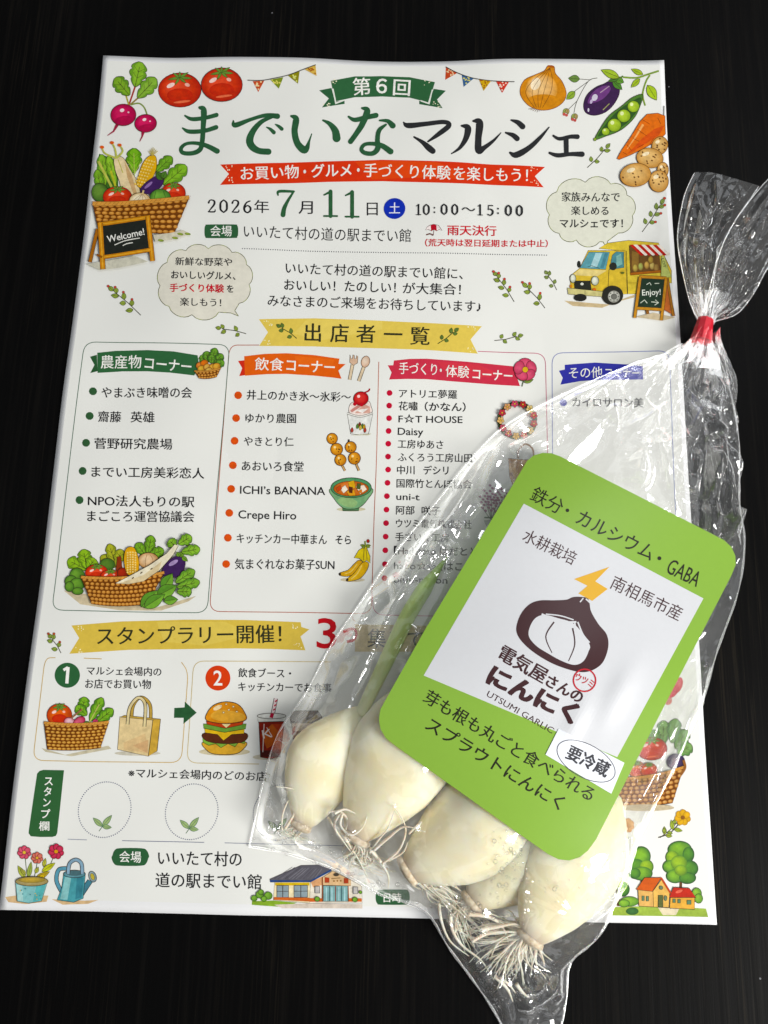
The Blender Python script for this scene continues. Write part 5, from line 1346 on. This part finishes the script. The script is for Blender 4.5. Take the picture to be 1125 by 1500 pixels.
LAB_OUT = ZL([(540, 55), (515, 46), (490, 45), (465, 52), (446, 68), (432, 92), (300, 310), (160, 541), (48, 740), (33, 768), (29, 795), (33, 822), (48, 848), (75, 870), (220, 973), (360, 1073), (505, 1175), (535, 1190), (565, 1193), (595, 1184), (618, 1165), (640, 1135), (760, 900), (900, 627), (1022, 390), (1034, 360), (1033, 335), (1022, 310), (1000, 290), (850, 213), (700, 136)])

# ------------------------------------------------------------------ the bag film
def resample(pts, n, k=4):
    P = smooth(pts, False, k)
    P = np.array(P)
    s = np.r_[0, np.cumsum(np.hypot(*np.diff(P, axis=0).T))]
    q = np.linspace(0, s[-1], n)
    return np.c_[np.interp(q, s, P[:, 0]), np.interp(q, s, P[:, 1])]
NT, NSX = 400, 250
LE = resample([(365, 1240), (376, 1190), (388, 1135), (407, 1075), (448, 1015), (485, 945), (530, 880), (575, 815), (640, 735), (690, 672), (745, 620), (830, 575), (905, 542), (975, 518), (1008, 503), (1014, 494)], NT)
RE = resample([(818, 1520), (830, 1465), (836, 1410), (878, 1372), (900, 1325), (926, 1250), (975, 1150), (1025, 1040), (1052, 950), (1082, 865), (1091, 790), (1083, 735), (1083, 650), (1070, 575), (1054, 525), (1042, 500)], NT)
BE = resample([(365, 1240), (400, 1246), (440, 1256), (500, 1278), (560, 1312), (622, 1334), (655, 1385), (690, 1432), (722, 1478), (750, 1524), (785, 1532), (818, 1520)], NSX)
TE = resample([(1014, 494), (1028, 499), (1042, 500)], NSX, 3)
tt = np.linspace(0, 1, NT)[:, None, None]; ss = np.linspace(0, 1, NSX)[None, :, None]
G = (1 - ss) * LE[:, None] + ss * RE[:, None] + (1 - tt) * BE[None] + tt * TE[None] - ((1 - tt) * ((1 - ss) * LE[0] + ss * RE[0]) + tt * ((1 - ss) * LE[-1] + ss * RE[-1]))
# world XY of the grid on the table plane (vectorised unprojection)
def at_np(G, z):
    d = np.stack([(G[..., 0] - 562.5) / FOC, (750 - G[..., 1]) / FOC, -np.ones(G.shape[:-1])], -1) @ _R.T
    k = (z - _C[2]) / d[..., 2]
    return _C + k[..., None] * d
W0 = at_np(G, 2.0 * MM)
BV, BF = [], []
for V_, F_ in clove_bulbs:
    b = len(BV); BV += V_; BF += [tuple(b + i for i in f) for f in F_]
tree_ = BVHTree.FromPolygons([tuple(v) for v in BV], BF)
obs = np.full((NT, NSX), -1.0)
for i in range(NT):
    for j in range(NSX):
        h = tree_.ray_cast(Vector((W0[i, j, 0], W0[i, j, 1], .1)), Vector((0, 0, -1)))
        if h[0] is not None: obs[i, j] = h[0].z + .0004
for p_, r_ in zip(P_SPROUT, R_SPROUT):
    m_ = (W0[..., 0] - p_.x) ** 2 + (W0[..., 1] - p_.y) ** 2 < (1.6 * r_ + .001) ** 2
    obs = np.where(m_, np.maximum(obs, p_.z + r_ * .75 + .0008), obs)
edge = 1.7 * MM
neck = np.linspace(0, 1, NT)[:, None]
bz = edge + (4.5 * MM) * np.clip((neck - .93) / .07, 0, 1) ** 1.5 * np.ones((1, NSX))
# air left in the bag: a soft inflation that keeps the film off the paper
T_, S_ = np.meshgrid(np.linspace(0, 1, NT), np.linspace(0, 1, NSX), indexing='ij')
air = edge + 5.5 * MM * (np.sin(np.pi * S_) ** .7) * np.clip(np.sin(np.pi * np.clip(T_, 0, 1)) ** .6, 0, 1)
u = np.maximum(np.maximum(obs, air), bz)
for it in range(1500):
    m = u.copy()
    m[1:-1, 1:-1] = .25 * (u[:-2, 1:-1] + u[2:, 1:-1] + u[1:-1, :-2] + u[1:-1, 2:])
    m[:, 0] = bz[:, 0]; m[:, -1] = bz[:, -1]; m[0] = bz[0]; m[-1] = bz[-1]
    u = np.maximum(np.maximum(m, obs), air * .8 + .2 * edge)
U_ = (LM[0, 0] * (G[..., 0] - LT[0]) + LM[0, 1] * (G[..., 1] - LT[1])); V_ = (LM[1, 0] * (G[..., 0] - LT[0]) + LM[1, 1] * (G[..., 1] - LT[1]))
# ---- creases
rs = np.random.RandomState(4)
def vnoise(x, y, seed):
    """smooth value noise on arrays"""
    r = np.random.RandomState(seed).rand(64, 64)
    xi, yi = np.floor(x).astype(int), np.floor(y).astype(int)
    fx, fy = x - xi, y - yi
    fx = fx * fx * (3 - 2 * fx); fy = fy * fy * (3 - 2 * fy)
    g = lambda a, b: r[a % 64, b % 64]
    return (g(xi, yi) * (1 - fx) + g(xi + 1, yi) * fx) * (1 - fy) + (g(xi, yi + 1) * (1 - fx) + g(xi + 1, yi + 1) * fx) * fy
def creases(G, lines, seed, amp=1.0, wid=1.0):
    """sharp folds of the film: each line is a ridge with a steep and a gentle flank, dying out at its ends"""
    r = np.random.RandomState(seed)
    H = np.zeros(G.shape[:-1])
    for ln in lines:
        P = np.array(smooth(ln, False, 4)) if len(ln) > 2 else np.array(ln, float)
        seg = np.hypot(*np.diff(P, axis=0).T); cum = np.r_[0, np.cumsum(seg)]; L = cum[-1]
        best = np.full(H.shape, 1e9); sgn = np.zeros(H.shape); pos = np.zeros(H.shape)
        for k in range(len(P) - 1):
            a, b = P[k], P[k + 1]
            d = (b - a) / max(seg[k], 1e-6)
            qx, qy = G[..., 0] - a[0], G[..., 1] - a[1]
            t = np.clip(qx * d[0] + qy * d[1], 0, seg[k])
            ex, ey = qx - t * d[0], qy - t * d[1]
            D = np.hypot(ex, ey); m = D < best
            best = np.where(m, D, best); sgn = np.where(m, np.sign(d[0] * ey - d[1] * ex), sgn); pos = np.where(m, cum[k] + t, pos)
        w1, w2 = r.uniform(11, 20) * wid, r.uniform(4, 8) * wid
        if r.rand() < .5: w1, w2 = w2, w1
        tp = np.clip(np.minimum(pos, L - pos) / (.22 * L) + .12, 0, 1)
        tp = tp * (.6 + .8 * vnoise(pos / 28.0, pos * 0, r.randint(1, 99)))
        H += amp * r.uniform(.8, 1.6) * tp * np.exp(-best / np.where(sgn > 0, w1, w2))
    return H
zz_ = lambda ox, oy, sc, L: [[(ox + x / sc, oy + y / sc) for x, y in l] for l in L]
FOLDS = zz_(460, 560, 3.309, [[(875, 260), (700, 530), (560, 760), (440, 1010), (300, 1350)], [(860, 340), (690, 640), (560, 800), (480, 900), (450, 1010)], [(800, 610), (720, 720), (680, 800)], [(940, 320), (985, 400), (950, 420)], [(880, 330), (830, 420), (770, 560), (740, 620)],
    [(610, 740), (540, 850), (490, 960)], [(310, 1000), (270, 1080), (190, 1250), (110, 1370)], [(360, 1000), (450, 990)], [(470, 1190), (420, 1280), (390, 1340)], [(1125, 50), (1000, 200), (880, 330), (800, 450)], [(760, 470), (640, 650), (500, 860), (380, 1060)], [(700, 700), (640, 770), (580, 870)]])
FOLDS += zz_(780, 490, 3.516, [[(590, 130), (430, 260), (270, 340), (110, 420)], [(600, 130), (620, 190), (490, 300)], [(660, 180), (560, 330), (550, 400), (660, 600)], [(720, 170), (640, 300), (600, 420)], [(760, 130), (700, 280), (740, 370)], [(560, 570), (520, 680), (510, 790)], [(600, 560), (640, 700), (690, 879)],
    [(890, 310), (820, 440), (750, 560), (620, 760)], [(1000, 510), (870, 570), (640, 610), (500, 640)], [(910, 350), (960, 330), (1000, 440), (1060, 490)], [(840, 440), (860, 700), (890, 879)], [(900, 450), (950, 700), (990, 879)], [(1060, 480), (1050, 730), (1030, 879)], [(130, 410), (110, 500), (125, 590)],
    [(380, 400), (410, 510), (360, 500)], [(930, 120), (1000, 230), (1050, 380)], [(850, 100), (870, 260), (810, 430)], [(800, 120), (740, 260), (640, 330)], [(370, 190), (400, 310)], [(820, 600), (800, 760), (780, 879)], [(960, 560), (1010, 650), (1070, 760)], [(700, 420), (730, 560), (740, 760)], [(780, 250), (800, 400), (900, 520)],
    [(880, 140), (900, 300), (960, 420)], [(420, 270), (330, 330), (260, 420)], [(660, 400), (560, 480), (450, 520)]])
FOLDS += zz_(700, 660, 2.96, [[(750, 20), (800, 100), (830, 230), (870, 290)], [(955, 0), (1000, 200), (1010, 370)], [(1020, 60), (1080, 240), (1100, 400)], [(680, 30), (700, 110), (680, 190)], [(860, 120), (840, 200)], [(1060, 420), (1090, 300), (1120, 330)], [(970, 40), (1040, 150), (1060, 330)]])
FOLDS += zz_(880, 960, 3.658, [[(610, 0), (480, 300), (380, 560), (270, 830), (120, 1060), (40, 1350)], [(530, 50), (430, 350), (340, 640), (250, 880)], [(450, 400), (400, 520), (330, 700)], [(300, 860), (180, 1010), (90, 1180)], [(570, 20), (500, 180), (460, 330)]])
FOLDS += zz_(620, 1180, 3.516, [[(425, 405), (560, 450), (740, 540)], [(410, 260), (560, 370), (720, 500)], [(1000, 260), (960, 480), (900, 640)], [(470, 1030), (560, 980), (640, 900), (690, 830), (735, 820)], [(690, 830), (680, 920), (710, 1000)], [(380, 500), (540, 480)], [(820, 300), (880, 400), (940, 500)],
    [(750, 560), (850, 510), (940, 500)], [(100, 500), (200, 560), (320, 580)], [(40, 530), (150, 740), (300, 930)], [(260, 800), (330, 900), (360, 1000)], [(560, 860), (600, 1000), (680, 1080)], [(880, 620), (780, 760), (720, 830)], [(460, 900), (540, 900), (620, 830)]])
FOLDS += zz_(360, 980, 3.309, [[(40, 840), (70, 760), (120, 560), (175, 420)], [(340, 100), (300, 200), (240, 290)], [(110, 800), (250, 890), (400, 960), (560, 1040)], [(420, 0), (330, 200), (160, 450)], [(830, 0), (760, 60), (700, 150)], [(240, 820), (400, 880), (520, 980)], [(640, 1060), (760, 1120), (860, 1120)], [(90, 620), (140, 720), (110, 800)]])
tri = lambda x: np.abs((x % 1.0) - .5) * 2 - .5
dx, dy = G[..., 0] - 1030, G[..., 1] - 470
rad = np.hypot(dx, dy); th = np.arctan2(dy, dx)
wob = vnoise(th * 6, rad / 110, 1)
rdg = lambda x: .6 - np.abs(np.sin(np.pi * x)) ** .8
near = np.exp(-(rad / 120) ** 1.6)
mid = np.exp(-(rad / 300) ** 2.2)
w = 4.2 * near * tri(th * 3.6 + .9 * wob) + 4.4 * mid * tri(th * 3.0 + 1.3 * vnoise(th * 4, rad / 120, 2)) * (vnoise(th * 6, rad / 160, 3) * 1.5)
w += .9 * near * tri(th * 9 + 1.5 * vnoise(th * 8, rad / 60, 5))
# crossing facets: flat panels of film between sharp creases
X_, Y_ = G[..., 0] / 4.4, G[..., 1] / 4.4
upper = np.exp(-(rad / 380) ** 3)
rim = np.clip(np.exp(-((S_ - 1) / .24) ** 2) + .8 * np.exp(-(S_ / .14) ** 2), 0, 1)
zone = np.clip(.16 + .8 * upper + .7 * rim + .5 * np.exp(-(T_ / .12) ** 2), 0, 1.25)
for k, (an, lam, amp) in enumerate(((.45, 19, 1.5), (1.3, 15, 1.2), (2.35, 23, 1.7), (1.9, 9, .5), (.95, 10, .5))):
    q = (X_ * math.cos(an) + Y_ * math.sin(an)) / lam + .9 * vnoise(X_ / 27 + k * 7, Y_ / 27, 10 + k)
    w += amp * tri(q) * np.clip(3.0 * (vnoise(X_ / 22, Y_ / 22 + k * 5, 20 + k) - .36), 0.0, 1.1) * zone
# long pulls along the two side edges and at the bottom seal
w += 3.2 * np.exp(-((S_ - .08) / .08) ** 2) * (.3 + tri(S_ * 10 + 1.2 * vnoise(S_ * 4, T_ * 9, 31))) * np.clip(vnoise(S_ * 4, T_ * 11, 32) * 2 - .35, 0, 1.4)
w += 3.6 * np.exp(-((S_ - .89) / .11) ** 2) * (.3 + tri(S_ * 9 + 1.0 * vnoise(S_ * 6, T_ * 9, 33))) * np.clip(T_ * 2 - .2, 0, 1) * np.clip(vnoise(S_ * 5, T_ * 10, 36) * 2 - .3, 0, 1.4)
w += 2.6 * np.exp(-(T_ / .11) ** 2) * tri(S_ * 8 + T_ * 7 + 1.5 * vnoise(S_ * 7, T_ * 9, 34)) * (.2 + vnoise(S_ * 7, T_ * 6, 35))
FO_ = creases(G, FOLDS, 12, 3.0, 1.35)
tight = np.clip(1 - (u - obs) / (1.2 * MM), 0, 1)
fade = np.clip(np.minimum(np.minimum(S_, 1 - S_) / .03, np.minimum(T_ / .03, 1)), 0, 1)
z = u + ((w * (1 - .86 * tight) + FO_ * (1 - .6 * tight)) * fade + .9 * near) * MM
z = np.maximum(z, np.maximum(obs, .0016))
inl = (U_ > -.01) & (U_ < 1.02) & (V_ > -.01) & (V_ < 1.04)
lh = (7.0 + 16.0 * np.sin(np.clip(V_, 0, 1.1) * np.pi / 2 * 1.12) + 1.6 * (1 - (2 * U_ - 1) ** 2) - 1.2 * U_ + 4.0 * U_ * (1 - V_) + .7 * np.sin(5 * U_ + 4 * V_) * np.sin(6 * V_ + 1)) * MM
z = np.where(inl, np.minimum(z, lh - .6 * MM), z)

bag = empty('garlic_bag', tuple(at(760, 1000, 0.0)))
tag(bag, 'clear plastic bag of garlic with green label and red taped neck on the flyer', 'plastic bag')
def gridmesh(name, P, m, parent, sm=True):
    a, b = P.shape[:2]
    idx = np.arange(a * b).reshape(a, b)
    f = np.stack([idx[:-1, :-1], idx[:-1, 1:], idx[1:, 1:], idx[1:, :-1]], -1).reshape(-1, 4)
    me = bpy.data.meshes.new(name)
    me.from_pydata(P.reshape(-1, 3).tolist(), [], f.tolist()); me.update()
    return link(name, me, m, parent, smooth=sm)
PF = W0.copy(); PF[..., 2] = z
PF[..., :2] = W0[..., :2]
gridmesh('film_front', PF, M_FILM, bag)
PB = W0[::3, ::3].copy()
PB[..., 2] = 1.35 * MM + .25 * MM * vnoise(X_[::3, ::3] / 6, Y_[::3, ::3] / 6, 40) + (bz[::3, ::3] - edge) * .2
gridmesh('film_back', PB, M_UNDER, bag)
def seam(name, px, zz, r):
    P = [Vector(at(x, y, h)) for (x, y), h in zip(px, zz)]
    acc = Acc(); acc.add(tube(P, [r * (1 + .5 * math.sin(i * .7) * math.sin(i * .23)) for i in range(len(P))], 6)); acc.build(name, M_EDGE, bag)
seam('side_fold', LE[::3], bz[::3, 0], .22 * MM)
seam('side_fold', RE[::3], bz[::3, -1], .26 * MM)
seam('bottom_seal', BE[::3], bz[0, ::3], .30 * MM)

# ------------------------------------------------------------------ gathered neck, red tape, open mouth of the bag
def petal(name, left, right, tip, pleats, amp, z0, z1, seed, cup, folds):
    n1, n2 = 150, 150
    L, R = resample(left, n1), resample(right, n1)
    B = resample([left[0], right[0]], n2, 2); Tt = resample(tip, n2, 3)
    t = np.linspace(0, 1, n1)[:, None, None]; s = np.linspace(0, 1, n2)[None, :, None]
    g = (1 - s) * L[:, None] + s * R[:, None] + (1 - t) * B[None] + t * Tt[None] - ((1 - t) * ((1 - s) * L[0] + s * R[0]) + t * ((1 - s) * L[-1] + s * R[-1]))
    t, s = t[..., 0], s[..., 0]
    zz = z0 + (z1 - z0) * t ** .8 + cup * np.sin(np.pi * s) * t * (1 - .4 * t) + 1.2 * (vnoise(s * 3 + 0 * t, t * 3 + 0 * s, seed + 9) - .5) * np.clip(3 * t, 0, 1)
    sx = s + .10 * (vnoise(s * 5 + 0 * t, t * 4 + 0 * s, seed) - .5)
    zz = zz + amp * np.clip(1.25 - 1.15 * t, .12, 1) * (.35 + .65 * np.clip(t * 6, 0, 1)) * tri(sx * pleats) * (.5 + vnoise(s * 4 + 0 * t, t * 5 + 0 * s, seed + 1))
    zz = zz + .30 * amp * np.clip(1 - 1.5 * t, 0, 1) * tri(sx * pleats * 2.3 + t * 1.7 + vnoise(s * 6 + 0 * t, t * 5 + 0 * s, seed + 2)) * np.clip(t * 3, 0, 1)
    zz = zz + creases(g, folds, seed, 3.2, 1.25)
    for k, (an, lam) in enumerate(((.4, 60), (1.9, 75), (2.6, 50))):
        q = (g[..., 0] * math.cos(an) + g[..., 1] * math.sin(an)) / lam + 1.3 * vnoise(g[..., 0] / 60, g[..., 1] / 60, seed + 5 + k)
        zz = zz + 1.6 * tri(q) * np.clip(t * 2, 0, 1) * np.clip(3 * (vnoise(g[..., 0] / 55, g[..., 1] / 55, seed + 15 + k) - .5), 0, 1)
    P = at_np(g, 0.0 * MM)
    # place each point on its own height along the measured line of sight
    d = P - _C
    k = (zz * MM - _C[2]) / d[..., 2]
    P = _C + k[..., None] * d
    gridmesh(name, P, M_FILM, bag)
    for nm, ids in (('film_rim', P[:, 0]), ('film_rim', P[:, -1])):
        acc = Acc(); acc.add(tube([Vector(p) for p in ids[::2]], [.16 * MM] * len(ids[::2]), 6)); acc.build(nm, M_EDGE, bag)
petal('film_mouth', [(1022, 470), (1010, 440), (1000, 400), (993, 360), (994, 330), (1003, 285), (1018, 252)], [(1038, 468), (1043, 440), (1047, 400), (1060, 355), (1082, 315), (1100, 290), (1112, 272)], [(1018, 252), (1045, 253), (1078, 262), (1112, 272)], 4.5, 2.6, 4.5, 7.0, 50, 4.0, zz_(900, 230, 3.658, [[(450, 85), (410, 250), (375, 390), (360, 560), (415, 830)], [(440, 190), (480, 390), (400, 450)], [(370, 430), (480, 450), (525, 520), (520, 620)], [(540, 90), (550, 200), (540, 280)], [(385, 480), (385, 620), (430, 800)], [(460, 640), (490, 850)], [(600, 150), (640, 260), (600, 400)], [(440, 560), (450, 700), (470, 860)]]))
petal('film_mouth', [(1026, 470), (1040, 420), (1052, 375), (1070, 335), (1092, 302), (1120, 268), (1150, 240)], [(1044, 472), (1058, 468), (1082, 458), (1104, 430), (1125, 392), (1160, 340), (1195, 300)], [(1150, 240), (1170, 255), (1185, 275), (1195, 300)], 5, 2.8, 5.0, 12.0, 60, 6.0, zz_(900, 230, 3.658, [[(823, 140), (610, 390), (560, 560), (510, 700)], [(830, 200), (680, 400), (560, 640), (530, 820)], [(620, 380), (640, 500), (570, 620)], [(640, 640), (680, 560), (670, 450)], [(823, 570), (720, 740), (560, 880)], [(750, 680), (680, 760), (560, 830)], [(590, 870), (660, 790)], [(860, 240), (760, 400), (700, 520)], [(800, 480), (700, 640), (560, 800)]]))
# crumpled film bunched under and over the tape
def collar(px0, px1, r0, r1, pleat, seed, zc0, zc1):
    acc = Acc()
    A, B = Vector(at(px0[0], px0[1], zc0 * MM)), Vector(at(px1[0], px1[1], zc1 * MM))
    d = (B - A).normalized(); sd = d.cross(Vector((0, 0, 1))).normalized(); up = sd.cross(d)
    r = random.Random(seed); K, M_ = 16, 64
    V, F, T = [], [], []
    for i in range(K + 1):
        t = i / K
        for k in range(M_):
            a = 2 * math.pi * k / M_
            q = (r0 + (r1 - r0) * t ** 1.2) * (1 + .28 * math.sin(pleat * a + 1.5 * math.sin(3 * t + seed)) * (.3 + t) + .12 * math.sin(2.3 * pleat * a + 5 * t))
            V.append(A + d * (B - A).length * t + sd * math.cos(a) * q * MM + up * math.sin(a) * q * .75 * MM); T.append(t)
    for i in range(K):
        for k in range(M_):
            a, b = i * M_ + k, i * M_ + (k + 1) % M_
            F.append((a, b, b + M_, a + M_))
    acc.add((V, F, T)); o = acc.build('film_neck', M_FILM, bag)
collar((1029, 492), (1016, 545), 2.9, 7.5, 7, 3, 4.6, 4.2)
collar((1034, 474), (1040, 430), 2.4, 5.2, 6, 9, 5.0, 6.0)
# tape: a tight flared sleeve
acc = Acc()
A, B = Vector(at(1034, 467, 6.6 * MM)), Vector(at(1026.5, 499, 6.2 * MM))
def sleeve(rk):
    n = 9
    pts = [A.lerp(B, i / (n - 1)) for i in range(n)]
    return tube(pts, [(2.55 + .95 * i / (n - 1) + (.07 if i % 3 == 1 else 0)) * rk * MM for i in range(n)], 9, .82)
acc.add(sleeve(1.0)); tape = acc.build('red_tape', M_TAPE, bag)
tape.data.polygons.foreach_set('use_smooth', [False] * len(tape.data.polygons))

# ------------------------------------------------------------------ green label stuck on the bag
LAB = Art('green_label', bag, SL, 0, 0, 1, 0.0, M_LINK, .92)
LAB.poly(LAB_OUT, '8db840')
label = LAB.finish()
so = label.modifiers.new('thickness', 'SOLIDIFY'); so.thickness = .28 * MM; so.offset = -1
def lart(name, ox, oy, s, base): return Art(name, label, SL, ox, oy, s, base * MM, M_LINK, 1.0)
a = lart('white_panel', 540, 640, 1.923, .02)
a.poly([(437, 188), (943, 455), (700, 902), (155, 672)], 'd6d7da'); a.finish()
a = lart('lettering', 540, 640, 1.923, .06)
B1 = '20200f'
a.text('鉄分', 461, 158, 545, 202, 50, B1, .004); a.ell(560, 207, 5, c1=B1); a.text('カルシウム', 590, 224, 802, 332, 52, B1, .004); a.ell(819, 342, 5.5, c1=B1); a.text('GABA', 845, 362, 932, 404, 62, B1, .002)
a.finish(); a = lart('lettering', 540, 640, 1.923, .06)
a.text('芽も根も丸ごと食べられる', 160, 728, 632, 1012, 46, B1, .010)
a.finish(); a = lart('lettering', 540, 640, 1.923, .06)
a.text('スプラウトにんにく', 166, 806, 546, 1036, 46, B1, .010)
a.finish()
MR = '3f1f22'
a = lart('lettering', 540, 640, 1.923, .06)
a.text('水耕栽培', 438, 276, 582, 346, 44, MR, .002)
a.finish(); a = lart('lettering', 540, 640, 1.923, .06)
a.text('南相馬市産', 686, 408, 880, 502, 46, MR, .002)
a.finish(); a = lart('lettering', 540, 640, 1.923, .06)
a.text('電気屋', 370, 604, 500, 678, 50, MR, .028); a.text('さんの', 502, 684, 602, 738, 40, MR, .034)
a.finish(); a = lart('lettering', 540, 640, 1.923, .06)
a.text('にんにく', 338, 668, 586, 786, 64, MR, .06); a.finish(); a = lart('lettering', 540, 640, 1.923, .06)
a.text('UTSUMI GARLIC', 335, 722, 520, 829, 25, MR, .0)
a.finish()
a = lart('lightning_mark', 600, 760, 3.309, .06)
a.poly([(797, 292), (968, 233), (900, 303), (960, 340), (885, 398), (818, 362), (862, 325)], 'e0ab1c'); a.finish()
a = lart('garlic_emblem', 600, 760, 3.309, .07)
a.poly([(790, 380), (825, 378), (862, 385), (872, 410), (880, 450), (915, 510), (955, 560), (963, 620), (940, 690), (900, 727), (850, 743), (790, 736), (700, 705), (620, 660), (560, 612), (524, 565), (518, 520), (540, 460), (580, 415), (630, 396), (700, 395), (760, 392)], MR, sm=True)
a.poly([(576, 560), (610, 612), (670, 652), (740, 690), (800, 708), (842, 690), (866, 645), (870, 605), (800, 512), (720, 482), (648, 466), (600, 492)], 'd6d7da', sm=True)
a.line([(640, 462), (700, 486), (760, 500), (808, 500)], 9, 'd6d7da', sm=True); a.line([(800, 505), (815, 560), (870, 628)], 8, 'd6d7da', sm=True)
a.line([(815, 500), (840, 560), (872, 600)], 7, 'd6d7da', sm=True); a.line([(660, 462), (730, 470), (795, 490)], 6, 'd6d7da', sm=True)
a.line([(842, 384), (826, 404)], 6, 'd6d7da'); a.line([(854, 388), (880, 412)], 7, 'd6d7da'); a.line([(700, 500), (660, 570), (690, 650)], 8, MR, 4, sm=True); a.line([(790, 530), (800, 610), (770, 690)], 8, MR, 4, sm=True)
a.finish()
a = lart('red_seal', 600, 760, 3.309, .12)
a.line([(848 + 54 * math.cos(i * .2618), 783 + 54 * math.sin(i * .2618)) for i in range(25)], 7, 'c0202e')
a.text('ウツミ', 806, 764, 890, 804, 44, 'c0202e', .012); a.finish()
a = lart('chill_sticker', 540, 640, 1.923, .22)
a.poly([(535, 822), (720, 918), (683, 1005), (498, 895)], 'eceff6')
st = a.finish(); so = st.modifiers.new('thickness', 'SOLIDIFY'); so.thickness = .12 * MM; so.offset = -1
a = lart('sticker_lettering', 540, 640, 1.923, .25)
ca, sa = math.cos(math.radians(29)), math.sin(math.radians(29))
a.line([(612 + 90 * math.cos(i * .1309) * ca - 46 * math.sin(i * .1309) * sa, 913 + 90 * math.cos(i * .1309) * sa + 46 * math.sin(i * .1309) * ca) for i in range(49)], 2.2, '4a4a55')
a.text('要冷蔵', 560, 886, 676, 942, 46, '33333a', .035); a.finish()

# ------------------------------------------------------------------ condensation inside the bag
def m_water():
    m, nt, out = mat('water')
    gl = N(nt, 'ShaderNodeBsdfGlossy'); gl.inputs['Roughness'].default_value = .03
    tr = N(nt, 'ShaderNodeBsdfTransparent')
    fr = N(nt, 'ShaderNodeFresnel'); fr.inputs[0].default_value = 1.33
    g = N(nt, 'ShaderNodeMath', operation='MULTIPLY', use_clamp=True); nt.links.new(fr.outputs[0], g.inputs[0]); g.inputs[1].default_value = 1.6
    mx = N(nt, 'ShaderNodeMixShader'); nt.links.new(g.outputs[0], mx.inputs[0]); nt.links.new(tr.outputs[0], mx.inputs[1]); nt.links.new(gl.outputs[0], mx.inputs[2])
    nt.links.new(mx.outputs[0], out.inputs[0])
    return m
bmd = bmesh.new()
rnd = random.Random(5)
flat_idx = np.arange(NT * NSX).reshape(NT, NSX)
def drop_at(px, py, r):
    k = np.argmin((G[..., 0] - px) ** 2 + (G[..., 1] - py) ** 2)
    i, j = divmod(int(k), NSX)
    p = PF[i, j]
    bmesh.ops.create_icosphere(bmd, subdivisions=2, radius=r * MM, matrix=Matrix.Translation((p[0], p[1], p[2] + .05 * MM)) @ Matrix.Diagonal((1, 1, .6, 1)))
for cx, cy, sx, sy, n_ in ((730, 1245, 14, 22, 60), (465, 1232, 40, 12, 45), (560, 1290, 50, 16, 40), (640, 1320, 40, 12, 45), (770, 1290, 40, 20, 30), (690, 1325, 30, 10, 30), (740, 1450, 40, 25, 25)):
    for i in range(n_): drop_at(rnd.gauss(cx, sx), rnd.gauss(cy, sy), rnd.choice((.18, .22, .3, .3, .42, .6)))
me = bpy.data.meshes.new('water_droplets'); bmd.to_mesh(me); bmd.free()
wd = link('water_droplets', me, m_water(), smooth=True)
tag(wd, 'fine water droplets of condensation clinging to the clear film over the garlic', 'water droplets', kind='stuff')

bpy.data.objects.remove(_FO); bpy.data.curves.remove(_FONT)
